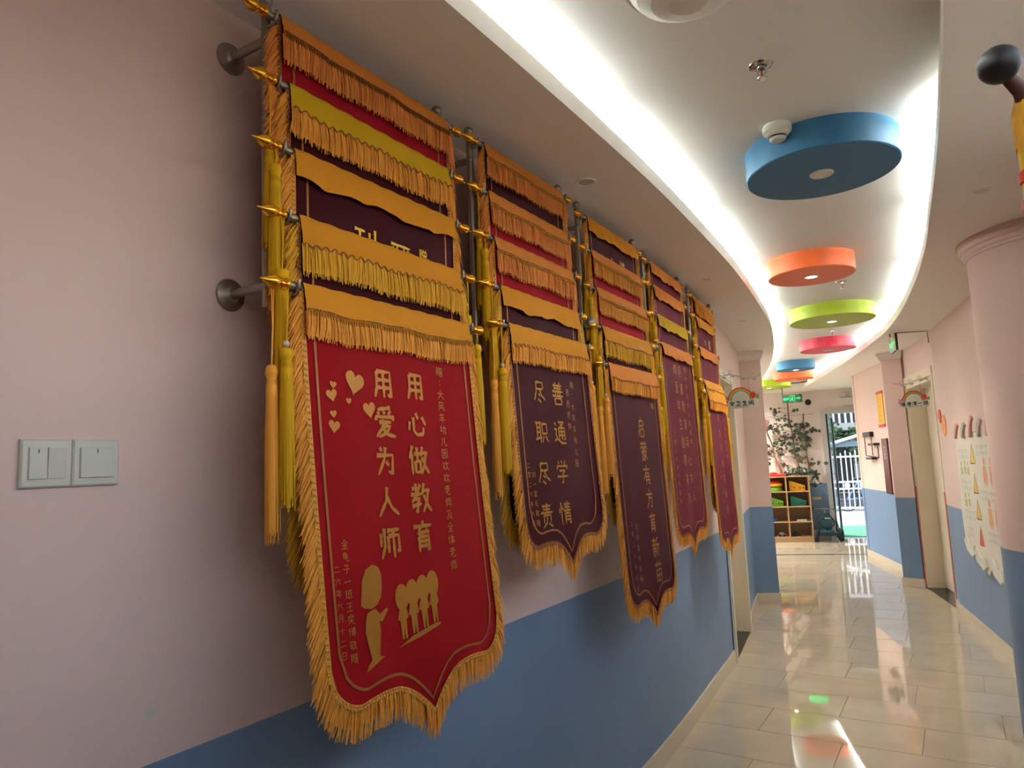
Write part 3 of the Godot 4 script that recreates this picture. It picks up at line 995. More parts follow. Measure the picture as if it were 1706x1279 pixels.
	mat("toy_blue", Color(0.12, 0.24, 0.50), 0.5)
	mat("trike_teal", Color(0.07, 0.24, 0.27), 0.45)
	mat("rubber", Color(0.05, 0.09, 0.10), 0.7)
	mat("aluminium", Color(0.80, 0.82, 0.82), 0.35, 0.6)
	mat("dark_frame", Color(0.07, 0.10, 0.14), 0.4)
	mat("concrete", Color(0.62, 0.61, 0.58), 0.8)
	mat("asphalt", Color(0.26, 0.27, 0.28), 0.85)
	mat("turf_mat", Color(0.20, 0.47, 0.36), 0.85)
	mat("gate_white", Color(0.74, 0.74, 0.75), 0.45)
	mat("house_white", Color(0.62, 0.62, 0.60), 0.7)
	mat("house_dark", Color(0.14, 0.16, 0.18), 0.6)
	mat("tree_leaf", Color(0.17, 0.30, 0.13), 0.6)
	mat("tree_trunk", Color(0.30, 0.24, 0.20), 0.8)
	mat("awning", Color(0.36, 0.44, 0.48), 0.6)
	mat("bike_blue", Color(0.35, 0.52, 0.72), 0.4)
	mat("bike_pink", Color(0.75, 0.45, 0.50), 0.4)
	mat("sprinkler_red", Color(0.75, 0.06, 0.05), 0.15)
	glow("lamp_on", Color(1.0, 0.97, 0.92), 6.0)
	mat("lamp_off", Color(0.80, 0.77, 0.70), 0.3)
	glow("tube_white", Color(0.93, 0.98, 1.0), 4.0)
	glow("exit_green", Color(0.06, 0.75, 0.36), 1.0)
	mat("exit_dark", Color(0.02, 0.16, 0.09), 0.35)
	var glass := mat("glass", Color(0.85, 0.95, 0.95, 0.12), 0.03)
	glass.transparency = BaseMaterial3D.TRANSPARENCY_ALPHA


func plan(flat: Array) -> Array:
	var p := []
	for k in range(0, flat.size(), 2):
		p.append(Vector2(flat[k], flat[k + 1]))
	return p


func left_path(z_far: float, z_near: float, step := 0.15) -> Array:
	var p := []
	var count := maxi(1, ceili((z_near - z_far) / step))
	for k in count + 1:
		var z := lerpf(z_far, z_near, float(k) / count)
		p.append(Vector2(along(left_wall, z), z))
	return p


func build_shell() -> void:
	# floor: 0.4 x 0.8 tiles laid with a shifting joint, each its own piece
	var fl := structure("floor")
	var bg := G.new()
	bg.box(Vector3(-1.9, -0.06, -5.9), Vector3(5.8, 0.11, 18.0))
	part("screed", bg, M.grout, fl)
	var meshes := []
	for k in 1:
		var tg := G.new()
		var h := Vector3(0.3992, 0, 0.1992)
		var r := 0.0010
		var a := [Vector3(-h.x, 0, h.z), Vector3(h.x, 0, h.z), Vector3(h.x, 0, -h.z), Vector3(-h.x, 0, -h.z)]
		var i := [Vector3(-h.x + r, 0.006, h.z - r), Vector3(h.x - r, 0.006, h.z - r), Vector3(h.x - r, 0.006, -h.z + r), Vector3(-h.x + r, 0.006, -h.z + r)]
		tg.quad(i[0], i[1], i[2], i[3])
		for q in 4:
			tg.quad(a[q], a[(q + 1) % 4], i[(q + 1) % 4], i[q])
		meshes.append(tg.done())
	for r in range(-16, 25):
		var zc := -4.43 - 0.4 * r
		var x0 := fposmod(-0.30 + 0.366 * r, 0.8)
		var lo := -1.62 if zc > -5.6 else (-2.2 if zc > -8.2 else -4.6)
		var hi := 0.45 if zc > -7.6 else (-0.1 if zc > -9.8 else (-0.6 if zc > -11.6 else 0.7))
		for k in range(-7, 3):
			var xc := x0 + 0.8 * k + 0.4
			if xc + 0.4 < lo or xc - 0.4 > hi or zc < -14.3:
				continue
			var o := part_mesh("tile", meshes[0], M["tile_%d" % rng.randi_range(0, 3)], fl)
			o.position = Vector3(xc, -0.006 + rng.randf_range(-0.0003, 0.0), zc)
	var strip := structure("trim_1")
	var sg := G.new()
	sg.box(Vector3(-1.95, 0.0005, -11.7), Vector3(1.75, 0.003, 0.06), Basis(Vector3.UP, 0.28))
	part("dark_floor_strip", sg, M.dark_stone, strip)

	# left wall up to the washroom door, then on to the pillar
	var wl := painted_wall("wall_left", left_path(-5.53, 1.8))
	var chip := G.new()
	var ct := on_left_wall(-0.843, 0.0004, 1.081)
	chip.outline(poly([-0.012, 0.006, -0.004, 0.012, 0.006, 0.007, 0.010, -0.002, 0.005, -0.011, -0.003, -0.007, -0.010, -0.004]), func(p: Vector2): return ct * Vector3(p.x, p.y, 0), ct.basis.z)
	part("paint_chip", chip, M.switch_white, wl)
	painted_wall("wall_left_beyond_door", left_path(-8.3, -6.51, 0.3))
	baseboard("baseboard_left", left_path(-5.53, 1.8))
	baseboard("baseboard_left_beyond_door", left_path(-7.8, -6.51, 0.3))
	var over := structure("wall_left_over_door")
	var og := G.new()
	wall_strip(og, left_path(-6.51, -5.53, 0.3), 2.2, SOFFIT + 0.2, 0.12)
	part("upper_paint", og, M.pink, over)
	# washroom door: cream lining in the reveal and a leaf at the back
	var d1 := structure("door_1")
	var jg := G.new()
	var t1 := on_left_wall(-6.02, 0.0, 0.0)
	jg.box(t1 * Vector3(0.485, 1.1, -0.13), Vector3(0.03, 2.2, 0.28), t1.basis)
	jg.box(t1 * Vector3(-0.485, 1.1, -0.13), Vector3(0.03, 2.2, 0.28), t1.basis)
	jg.box(t1 * Vector3(0.0, 2.185, -0.13), Vector3(1.0, 0.03, 0.28), t1.basis)
	part("door_lining", jg, M.cream, d1)
	var ar := G.new()
	for x in [-0.505, 0.505]:
		ar.box(t1 * Vector3(x, 1.1, 0.008), Vector3(0.05, 2.2, 0.018), t1.basis)
	ar.box(t1 * Vector3(0.0, 2.22, 0.008), Vector3(1.06, 0.06, 0.018), t1.basis)
	part("architrave", ar, M.white, d1)
	var lf := G.new()
	lf.slab(t1 * Vector3(0.0, 1.08, -0.27), Vector3(0.94, 2.14, 0.04), 0.004, t1.basis)
	part("door_leaf", lf, M.cream, d1)
	var th := G.new()
	th.box(t1 * Vector3(0.0, 0.001, -0.13), Vector3(0.94, 0.008, 0.27), t1.basis)
	part("threshold", th, M.dark_stone, d1)
	# pillar at the end of the left wall
	pillar("pillar_left", Transform3D(Basis(Vector3.UP, 0.30), Vector3(-1.93, 0, -8.06)), Vector2(0.30, 0.46))
	# hall beyond the pillar
	hall_window()
	painted_wall("wall_hall_near", plan([-4.6, -8.25, -1.95, -8.25]))
	# far wall with the door opening
	far_wall()
	# right wall
	painted_wall("wall_right_behind", plan([0.42, 1.8, 0.42, 0.45]))
	right_windows()
	painted_wall("wall_right", plan([0.42, -3.15, 0.42, -4.2, 0.32, -5.0, 0.28, -5.5, 0.245, -5.97, 0.13, -6.58, 0.005, -7.21, -0.12, -7.85, -0.145, -8.09]))
	baseboard("baseboard_right", plan([0.27, -5.2, 0.245, -5.97, 0.13, -6.58, 0.005, -7.21, -0.12, -7.85, -0.145, -8.09]))
	painted_wall("wall_right_beyond_door", plan([-0.43, -9.19, -0.60, -9.85, -1.26, -11.75]))
	baseboard("baseboard_right_beyond_door", plan([-0.60, -9.85, -1.26, -11.75]))
	painted_wall("wall_hall_right", plan([-1.26, -11.75, 0.8, -12.34, 0.8, -14.8]))
	var ov := structure("wall_right_over_door")
	var vg := G.new()
	wall_strip(vg, plan([-0.145, -8.09, -0.43, -9.19]), 2.24, SOFFIT + 0.2, 0.12)
	part("upper_paint", vg, M.pink, ov)
	painted_wall("wall_back", plan([-1.6, 1.8, 0.6, 1.8]))


# high daylight windows of the right wall, just outside the frame
func right_windows() -> void:
	for bay in [[0.45, -3.15, 4, "wall_right_window_bay", "window_1"]]:
		var o := structure(bay[3])
		var g := G.new()
		var p := plan([0.42, bay[0], 0.42, bay[1]])
		wall_strip(g, p, 2.53, SOFFIT + 0.2, 0.12)
		wall_strip(g, p, DADO, 1.70, 0.12)
		part("upper_paint", g, M.pink, o)
		var l := G.new()
		wall_strip(l, p, -0.05, DADO, 0.12)
		part("dado_paint", l, M.blue, o)
		var w := structure(bay[4])
		var count: int = bay[2]
		for k in count + 1:
			var z := lerpf(bay[0] - 0.02, bay[1] + 0.02, float(k) / count)
			var f := G.new()
			f.box(Vector3(0.48, 2.115, z), Vector3(0.06, 0.83, 0.04))
			part("mullion", f, M.white, w)
			if k < count:
				var q := G.new()
				var step: float = (bay[1] - bay[0] + 0.04) / count
				q.box(Vector3(0.485, 2.115, z + step * 0.5), Vector3(0.006, 0.75, absf(step) - 0.04))
				part("pane", q, M.glass, w)
		for y in [1.72, 2.51]:
			var f := G.new()
			f.box(Vector3(0.48, y, (bay[0] + bay[1]) * 0.5), Vector3(0.06, 0.04, bay[0] - bay[1]))
			part("window_rail", f, M.white, w)


# the hall's side wall has a wide window, hidden from the camera by the left pillar
func hall_window() -> void:
	var p := plan([-4.6, -14.4, -4.6, -8.25])
	var o := structure("wall_hall_side")
	var g := G.new()
	wall_strip(g, p, 2.35, SOFFIT + 0.2, 0.12)
	wall_strip(g, plan([-4.6, -14.4, -4.6, -13.0]), DADO, 2.35, 0.12)
	wall_strip(g, plan([-4.6, -9.2, -4.6, -8.25]), DADO, 2.35, 0.12)
	part("upper_paint", g, M.pink, o)
	var l := G.new()
	wall_strip(l, p, -0.05, 0.35, 0.12)
	wall_strip(l, plan([-4.6, -14.4, -4.6, -13.0]), 0.35, DADO, 0.12)
	wall_strip(l, plan([-4.6, -9.2, -4.6, -8.25]), 0.35, DADO, 0.12)
	part("dado_paint", l, M.blue, o)
	var w := structure("window_2")
	for k in 5:
		var z := -13.0 + 0.95 * k
		var f := G.new()
		f.box(Vector3(-4.66, 1.35, z), Vector3(0.06, 2.0, 0.05))
		part("mullion", f, M.white, w)
		if k < 4:
			var q := G.new()
			q.box(Vector3(-4.665, 1.35, z + 0.475), Vector3(0.006, 2.0, 0.9))
			part("pane", q, M.glass, w)


func pillar(called: String, t: Transform3D, s: Vector2) -> void:
	var o := structure(called)
	var g := G.new()
	g.box(t * Vector3(0, (DADO + SOFFIT) * 0.5, 0), Vector3(s.x, SOFFIT - DADO, s.y), t.basis)
	part("upper_paint", g, M.pink, o)
	var l := G.new()
	l.box(t * Vector3(0, DADO * 0.5, 0), Vector3(s.x, DADO, s.y), t.basis)
	part("dado_paint", l, M.blue, o)
	var b := G.new()
	b.box(t * Vector3(0, 0.0475, 0), Vector3(s.x + 0.024, 0.095, s.y + 0.024), t.basis)
	part("tile_skirting", b, M.skirting, o)
	var c := G.new()
	c.box(t * Vector3(0, SOFFIT - 0.02, 0), Vector3(s.x + 0.07, 0.04, s.y + 0.07), t.basis)
	c.box(t * Vector3(0, SOFFIT - 0.055, 0), Vector3(s.x + 0.045, 0.03, s.y + 0.045), t.basis)
	c.box(t * Vector3(0, SOFFIT - 0.08, 0), Vector3(s.x + 0.02, 0.02, s.y + 0.02), t.basis)
	part("capital", c, M.soffit, o)


func far_wall() -> void:
	var o := structure("wall_far")
	var zs := [[-2.75, 0.2], [1.62, 3.2]]
	var up := G.new()
	var lo := G.new()
	for s in zs:
		var cx: float = (s[0] + s[1]) * 0.5
		up.box(FAR * Vector3(cx, (DADO + 2.9) * 0.5, -0.06), Vector3(s[1] - s[0], 2.9 - DADO, 0.12), FAR.basis)
		lo.box(FAR * Vector3(cx, DADO * 0.5, -0.06), Vector3(s[1] - s[0], DADO, 0.12), FAR.basis)
	up.box(FAR * Vector3(0.91, 2.58, -0.06), Vector3(1.42, 0.66, 0.12), FAR.basis)
	part("upper_paint", up, M.pale_wall, o)
	part("dado_paint", lo, M.blue, o)
	var b := structure("baseboard_far")
	var bg := G.new()
	bg.box(FAR * Vector3(-1.28, 0.0475, 0.006), Vector3(2.94, 0.095, 0.012), FAR.basis)
	part("tile_skirting", bg, M.skirting, b)
	var d := structure("door_2")
	var fg := G.new()
	fg.box(FAR * Vector3(0.205, 1.13, -0.02), Vector3(0.075, 2.26, 0.16), FAR.basis)
	fg.box(FAR * Vector3(1.62, 1.13, -0.02), Vector3(0.075, 2.26, 0.16), FAR.basis)
	fg.box(FAR * Vector3(0.91, 2.255, -0.02), Vector3(1.49, 0.075, 0.16), FAR.basis)
	part("door_frame", fg, M.aluminium, d)
	# glass leaf swung open to the outside: dark stile and pane, seen almost edge on
	var t := FAR * Transform3D(Basis(Vector3.UP, 1.30), Vector3(0.265, 0, -0.05))
	var st := G.new()
	st.box(t * Vector3(0.03, 1.12, 0), Vector3(0.06, 2.2, 0.04), t.basis)
	st.box(t * Vector3(0.66, 1.12, 0), Vector3(0.06, 2.2, 0.04), t.basis)
	st.box(t * Vector3(0.345, 2.19, 0), Vector3(0.57, 0.06, 0.04), t.basis)
	st.box(t * Vector3(0.345, 0.06, 0), Vector3(0.57, 0.1, 0.04), t.basis)
	var leaf := part("door_leaf", st, M.dark_frame, d)
	var pg := G.new()
	pg.box(t * Vector3(0.345, 1.13, 0), Vector3(0.57, 2.06, 0.008), t.basis)
	part("pane", pg, M.glass, leaf)


func left_bound(z: float) -> float:
	return along(left_wall, z) - 0.1 if z > -8.2 else -4.65


func right_bound(z: float) -> float:
	if z > -5.2:
		return 0.5
	if z > -9.9:
		return lerpf(0.5, -0.3, clampf((-5.2 - z) / 4.0, 0.0, 1.0)) + 0.12
	return 0.9


func build_ceiling() -> void:
	var o := structure("ceiling")
	var tg := G.new()
	tg.box(Vector3(-1.9, TRAY + 0.05, -6.5), Vector3(5.8, 0.1, 17.0))
	part("tray_panel", tg, M.tray, o)
	# the lowered soffits along both walls, with an upstand at the edge and a back board to the cove
	var z_end := -13.3
	var steps := 96
	for side in [-1, 1]:
		var table: Array = edge_left if side < 0 else edge_right
		var sg := G.new()
		var lg := G.new()
		var cg := G.new()
		for k in steps:
			var z0 := lerpf(1.9, z_end, float(k) / steps)
			var z1 := lerpf(1.9, z_end, float(k + 1) / steps)
			var e0 := along(table, z0)
			var e1 := along(table, z1)
			var w0 := left_bound(z0) if side < 0 else right_bound(z0)
			var w1 := left_bound(z1) if side < 0 else right_bound(z1)
			var s := float(side)
			var th := 0.012
			var lip := SOFFIT + 0.068
			var deep := 0.19
			var a := Vector3(e0, SOFFIT, z0)
			var b := Vector3(e1, SOFFIT, z1)
			var c := Vector3(w1, SOFFIT, z1)
			var d := Vector3(w0, SOFFIT, z0)
			var up := Vector3.UP * th
			if side < 0:
				sg.quad(a, d, c, b)
				sg.quad(a + up, b + up, c + up, d + up)
			else:
				sg.quad(d, a, b, c)
				sg.quad(d + up, c + up, b + up, a + up)
			var h := Vector3.UP * (lip - SOFFIT)
			var ins := Vector3(s * 0.014, 0, 0)
			if side < 0:
				lg.quad(a, b, b + h, a + h)
				lg.quad(b + ins, a + ins, a + ins + h, b + ins + h)
				lg.quad(a + h, b + h, b + h + ins, a + h + ins)
			else:
				lg.quad(b, a, a + h, b + h)
				lg.quad(a + ins, b + ins, b + ins + h, a + ins + h)
				lg.quad(b + h, a + h, a + h + ins, b + h + ins)
			var back := Vector3(s * deep, 0, 0)
			var hh := Vector3.UP * (TRAY - SOFFIT)
			if side < 0:
				cg.quad(a + back, b + back, b + back + hh, a + back + hh)
			else:
				cg.quad(b + back, a + back, a + back + hh, b + back + hh)
		part("soffit_panel", sg, M.soffit, o)
		part("cove_upstand", lg, M.soffit, o)
		part("cove_back", cg, M.tray, o)
	var fg := G.new()
	fg.box(Vector3(-1.9, SOFFIT + 0.06, -14.2), Vector3(5.7, 0.12, 1.8))
	part("soffit_panel", fg, M.soffit, o)

	# coloured discs
	for d in [
		["disc_blue", -0.366, -3.09, 0.295, false, "large blue ceiling disc nearest the camera with unlit downlight"],
		["disc_orange", -0.70, -4.90, 0.265, true, "orange ceiling disc with a lit downlight behind the big blue one"],
		["disc_green", -0.83, -6.74, 0.35, true, "lime green ceiling disc with a lit downlight between orange and pink discs"],
		["disc_pink", -1.13, -8.62, 0.295, false, "pinkish red ceiling disc in the middle of the corridor"],
		["disc_blue", -1.78, -10.3, 0.25, true, "small far blue ceiling disc beyond the pinkish red one"],
		["disc_orange", -2.05, -11.62, 0.29, false, "far orange ceiling disc tucked behind the small far blue one"],
		["disc_green", -2.66, -12.72, 0.36, true, "farthest lime green ceiling disc above the green exit sign"],
	]:
		ceiling_disc(d[0], Vector3(d[1], TRAY, d[2]), d[3], d[4], d[5])
	# soffit downlights, unlit
	for d in [[-1.16, -2.50, "left soffit downlight above the second banner group"], [-1.24, -4.39, "left soffit downlight above the fourth banner group"], [-1.43, -5.99, "left soffit downlight above the washroom door"], [-1.69, -7.50, "left soffit downlight close to the left pillar"], [0.20, -3.69, "right soffit downlight in front of the round column"]]:
		var t := thing("downlight", "small unlit white " + d[2], "downlight", Transform3D(Basis.IDENTITY, Vector3(d[0], SOFFIT, d[1])), "unlit soffit downlights")
		var rg := G.new()
		rg.lathe([[0.030, 0.0], [0.033, -0.003], [0.041, -0.004], [0.044, 0.0]], 24)
		part("rim", rg, M.soffit, t)
		var lg := G.new()
		lg.lathe([[0.0, -0.0015], [0.031, -0.0012]], 24)
		part("lens", lg, M.lamp_off, t)
	for d in [[-3.45, -12.7, "lit downlight in the hall soffit hidden behind the left pillar, farther one"], [-3.45, -10.6, "lit downlight in the hall soffit hidden behind the left pillar, nearer one"]]:
		var t := thing("downlight", d[2], "downlight", Transform3D(Basis.IDENTITY, Vector3(d[0], SOFFIT, d[1])), "lit hall downlights")
		var rg := G.new()
		rg.lathe([[0.050, 0.0], [0.055, -0.003], [0.066, -0.004], [0.07, 0.0]], 24)
		part("rim", rg, M.soffit, t)
		var lg := G.new()
		lg.lathe([[0.0, -0.0015], [0.051, -0.0012]], 24)
		part("lens", lg, M.lamp_on, t)
		var s := SpotLight3D.new()
		s.name = "downlight_beam"
		s.position = Vector3(0, -0.012, 0)
		s.rotation = Vector3(-PI / 2, 0, 0)
		s.light_color = Color(1.0, 0.97, 0.92)
		s.light_energy = 5.0
		s.light_size = 0.05
		s.spot_angle = 80.0
		s.spot_angle_attenuation = 0.9
		s.spot_range = 20.0
		s.spot_attenuation = 2.0
		s.shadow_enabled = true
		t.add_child(s)
	# domed lamp at the top of the picture
	var dl := thing("dome_lamp", "unlit white domed ceiling lamp at the top of the picture", "lamp", Transform3D(Basis.IDENTITY, Vector3(-0.478, TRAY, -1.715)))
	var dg := G.new()
	dg.lathe([[0.0, -0.095], [0.05, -0.092], [0.095, -0.080], [0.13, -0.06], [0.15, -0.035], [0.157, -0.012]], 36)
	part("shade", dg, M.white, dl)
	var rg := G.new()
	rg.lathe([[0.152, -0.02], [0.168, -0.02], [0.17, -0.012], [0.168, 0.0]], 36)
	part("base_ring", rg, M.white, dl)
	# sprinklers and smoke detectors
	for p in [[-0.42, -2.30, "pendent fire sprinkler with red bulb in front of the blue disc"], [-0.61, -5.72, "pendent fire sprinkler between the orange and lime green discs"], [-0.985, -7.95, "pendent fire sprinkler between the lime green and pinkish red discs"]]:
		sprinkler(Vector3(p[0], TRAY, p[1]), p[2])
	for p in [[-0.47, -2.78, "round white smoke detector at the edge of the near blue disc"], [-2.03, -10.9, "tiny white smoke detector under the small far blue disc"]]:
		var t := thing("smoke_detector", p[2], "detector", Transform3D(Basis.IDENTITY, Vector3(p[0], TRAY, p[1])))
		var bg := G.new()
		bg.lathe([[0.047, -0.03], [0.053, -0.026], [0.054, -0.006], [0.051, 0.0]], 28)
		part("base", bg, M.white, t)
		var hg := G.new()
		hg.lathe([[0.0, -0.062], [0.024, -0.061], [0.030, -0.056], [0.031, -0.050]], 28)
		hg.lathe([[0.030, -0.044], [0.038, -0.042], [0.047, -0.03]], 28)
		part("head", hg, M.white, t)
		var vg := G.new()
		vg.lathe([[0.029, -0.051], [0.028, -0.043]], 28)
		part("vent_slot", vg, M.black_plastic, t)


func sprinkler(at: Vector3, label: String) -> void:
	var t := thing("sprinkler", label, "sprinkler", Transform3D(Basis.IDENTITY, at), "ceiling sprinklers")
	var e := G.new()
	e.lathe([[0.018, -0.006], [0.030, -0.004], [0.038, -0.002], [0.039, 0.0]], 24)
	part("escutcheon", e, M.chrome, t)
	var b := G.new()
	b.lathe([[0.008, -0.016], [0.013, -0.014], [0.014, -0.004]], 14)
	for s in [-1, 1]:
		b.tube([Vector3(s * 0.009, -0.014, 0), Vector3(s * 0.013, -0.028, 0), Vector3(s * 0.004, -0.044, 0)], 0.0022, 6)
	part("yoke", b, M.chrome, t)
	var r := G.new()
	r.tube([Vector3(0, -0.016, 0), Vector3(0, -0.042, 0)], 0.0026, 8)
	part("bulb", r, M.sprinkler_red, t)
	var p := G.new()
	p.lathe([[0.0, -0.049], [0.015, -0.048], [0.016, -0.045], [0.004, -0.044]], 18)
	part("deflector", p, M.chrome, t)


func ceiling_disc(m: String, at: Vector3, r: float, lit: bool, label: String) -> void:
	var o := thing("ceiling_disc", label, "ceiling disc", Transform3D(Basis.IDENTITY, at))
	var low := -0.115
	var g := G.new()
	g.lathe([[0.0, low], [r - 0.004, low], [r, low + 0.004], [r, 0.0]], 72)
	part("body", g, M[m], o)
	var rg := G.new()
	rg.lathe([[0.033, low - 0.001], [0.036, low - 0.005], [0.044, low - 0.005], [0.048, low]], 28)
	var ring := part("downlight_ring", rg, M.white, o)
	var lg := G.new()
	lg.lathe([[0.0, low - 0.002], [0.034, low - 0.002]], 28)
	part("downlight_lens", lg, M.lamp_on if lit else M.lamp_off, ring)
	if lit:
		var s := SpotLight3D.new()
		s.name = "downlight_beam"
		s.position = Vector3(0, low - 0.012, 0)
		s.rotation = Vector3(-PI / 2, 0, 0)
		s.light_color = Color(1.0, 0.97, 0.92)
		s.light_energy = 1.0
		s.light_size = 0.033
		s.spot_angle = 58.0
		s.spot_angle_attenuation = 0.9
		s.spot_range = 20.0
		s.spot_attenuation = 2.0
		s.shadow_enabled = true
		o.add_child(s)


# light tubes lying in the coves; the light leaves them upwards
func build_cove_lights() -> void:
	for side in [-1, 1]:
		var table: Array = edge_left if side < 0 else edge_right
		var z := 1.5 if side < 0 else -2.85
		while z > -11.9:
			var z1 := z - 1.16
			var a := Vector3(along(table, z) + side * 0.055, TRAY - 0.036, z)
			var b := Vector3(along(table, z1) + side * 0.055, TRAY - 0.036, z1)
			var mid := (a + b) * 0.5
			var t := thing("light_tube", "white light tube lying hidden in the %s ceiling cove" % ("left" if side < 0 else "right"), "light tube", Transform3D(Basis.IDENTITY, mid), "cove light tubes, %s" % ("left" if side < 0 else "right"))
			var g := G.new()
			g.tube([a - mid, b - mid], 0.009, 8)
			part("tube", g, M.tube_white, t)
			var h := G.new()
			h.box(Vector3(0, -0.05, 0), Vector3((b - a).length(), 0.08, 0.012), Basis(Vector3.UP, atan2(-(b - a).z, (b - a).x)))
			part("holder", h, M.white, t)
			var l := AreaLight3D.new()
			l.name = "cove_light"
			l.area_size = Vector2((b - a).length(), 0.03)
			l.light_color = Color(0.93, 0.98, 1.0)
			l.light_energy = 2.3
			l.shadow_enabled = true
			l.set("area_range", 20.0)
			l.set("area_attenuation", 2.0)
			var x := (b - a).normalized()
			var zz := Vector3.DOWN
			l.transform = Transform3D(Basis(x, zz.cross(x), zz), Vector3(0, 0.0105, 0))
			t.add_child(l)
			z = z1 - 0.10


func build_banners() -> void:
	var which := ["nearest", "second", "third", "fourth", "farthest"]
	var groups := [
		{"z": -1.345, "w": 0.60, "posts": [-1.02, -1.66], "out": 0.13, "tilt": 0.085, "rows": [2.578, 2.416, 2.255, 2.095, 1.933], "outs": [0.155, 0.165, 0.18, 0.195, 0.22]},
		{"z": -2.135, "w": 0.55, "posts": [-1.83, -2.44], "out": 0.13, "tilt": 0.045, "rows": [2.585, 2.419, 2.262, 2.098, 1.97], "outs": [0.155, 0.165, 0.18, 0.195, 0.22]},
		{"z": -2.98, "w": 0.58, "posts": [-2.65, -3.29], "out": 0.11, "tilt": 0.04, "rows": [2.579, 2.43, 2.263, 2.092, 1.932], "outs": [0.125, 0.135, 0.15, 0.165, 0.185]},
		{"z": -3.84, "w": 0.60, "posts": [-3.50, -4.17], "out": 0.085, "tilt": 0.03, "rows": [2.584, 2.455, 2.294, 2.14], "outs": [0.10, 0.11, 0.12, 0.135]},
		{"z": -4.76, "w": 0.58, "posts": [-4.44, -5.08], "out": 0.085, "tilt": 0.03, "rows": [2.576, 2.444, 2.241, 2.02, 1.947], "outs": [0.10, 0.11, 0.12, 0.135, 0.15]},
	]
	# cloth, band, fringe, braid, style, text
	var looks := [
		[["rose", "peach", "peach", "dark", "zigzag"], ["maroon", "yellow", "orange", "dark", "wave"], ["maroon", "orange", "orange", "light", "plain"], ["maroon", "orange", "gold", "dark", "wave"], ["red", "orange", "orange", "light", "zigzag"]],
		[["maroon", "peach", "peach", "light", "zigzag"], ["rose", "peach", "peach", "light", "zigzag"], ["rose", "peach", "peach", "light", "zigzag"], ["maroon", "orange", "gold", "light", "plain"], ["maroon", "orange", "orange", "dark", "wave"]],
		[["maroon", "orange", "orange", "light", "plain"], ["rose", "peach", "orange", "light", "zigzag"], ["rose", "peach", "orange", "light", "zigzag"], ["maroon", "orange", "gold", "dark", "wave"], ["maroon", "peach", "orange", "dark", "wave"]],
		[["plum", "peach", "orange", "light", "plain"], ["plum", "peach", "orange", "light", "plain"], ["plum", "yellow", "gold", "light", "plain"], ["plum", "peach", "orange", "dark", "plain"]],
		[["plum", "orange", "orange", "light", "zigzag"], ["plum", "orange", "gold", "light", "plain"], ["plum", "peach", "orange", "light", "plain"], ["plum", "orange", "gold", "light", "zigzag"], ["plum", "orange", "orange", "dark", "wave"]],
	]
	var front_text := [text_teacher, text_duty, text_seedling, text_thanks, text_small]
	var front_len := [0.955, 0.77, 1.066, 1.085, 1.02]
	var front_label := [
		"bright red front banner with gold teacher and pupils picture, nearest column",
		"short dark maroon front banner in the second column with two columns of four gold characters",
		"long dark maroon front banner in the third column with one column of seven gold characters",
		"long plum front banner of the fourth column, pointed foot over the blue dado",
		"narrow looking plum front banner of the farthest column beside the washroom door",
	]
	var row_words := ["at the top of", "second from the top in", "third from the top in", "fourth from the top in", "lowest in"]
	var colour_words := {"rose": "red", "maroon": "dark maroon", "red": "red", "plum": "plum", "peach": "peach", "orange": "orange", "yellow": "yellow", "gold": "golden"}
	for i in 5:
		var gr: Dictionary = groups[i]
		var count: int = gr.rows.size()
		for r in count:
			var k: Array = looks[i][r]
			var is_front := r == count - 1
			var spec := {
				"at": on_left_wall(gr.z + (0.008 if i == 0 and is_front else 0.0), gr.outs[r], gr.rows[r]), "w": gr.w + (0.03 if i == 0 and r == 0 else (0.012 if i == 0 and is_front else 0.0)), "inset": 0.031 if i == 0 and is_front else 0.042, "len": front_len[i] if is_front else 0.80 + 0.05 * (r % 2),
				"cloth": M[k[0] + "_silk"], "band_m": M[k[1] + "_band"], "fringe_m": M[k[2] + "_thread"], "braid_m": M[k[3] + "_braid"], "style": k[4],
				"tilt": gr.tilt if is_front else 0.003, "amp": 0.0028 if is_front else 0.0018, "valance": 0.06 if is_front else 0.07, "group": "silk banners of the %s column" % which[i],
				"wavy": 0.0055 if k[4] == "plain" else 0.0025, "band": 0.062 if k[4] != "zigzag" or is_front else 0.05,
				"label": front_label[i] if is_front else "%s banner with %s top band, %s the %s banner column" % [colour_words[k[0]], colour_words[k[1]], row_words[r], which[i]],
			}
			if is_front:
				spec.text = front_text[i]
			elif i == 0 and r == 2:
				spec.text = text_two_heads
				spec.ink = M.yellow_ink
			elif (i == 2 and r == 0) or (i == 4 and r == 1):
				spec.text = text_peep
				spec.ink = M.pale_ink
			var tas := []
			if r == 1:
				tas.append([-1, 0.13, 0.25, 0.013, -0.004, false, false])
			elif r == 2:
				tas.append([-1, 0.03, 0.30, 0.015, 0.0, false, false])
			elif r == 3 and not is_front:
				tas.append([-1, 0.11, 0.36, 0.0165, 0.004, false, false])
				tas.append([1, 0.10, 0.3, 0.012, 0.0, false, false])
			if is_front:
				tas.append([-1, 0.125, 0.33, 0.0155, 0.008, i == 2, true])
				tas.append([-1.06, 0.16, 0.36, 0.014, -0.012, true, false])
				tas.append([1, 0.03 if i == 0 else 0.13, 0.30, 0.0145, 0.004, i == 1, i == 1])
			spec.tassels = tas
			banner(spec)
		rack(on_left_wall(gr.posts[0], gr.out, 0), on_left_wall(gr.posts[1], gr.out, 0), 2.605, 1.90, gr.rows, gr.outs.map(func(v): return v - gr.out), gr.out, [0.0, 0.0, 0.027, 0.023, 0.0][i], "steel rack of two posts with wall flanges carrying the %s banner column" % which[i])
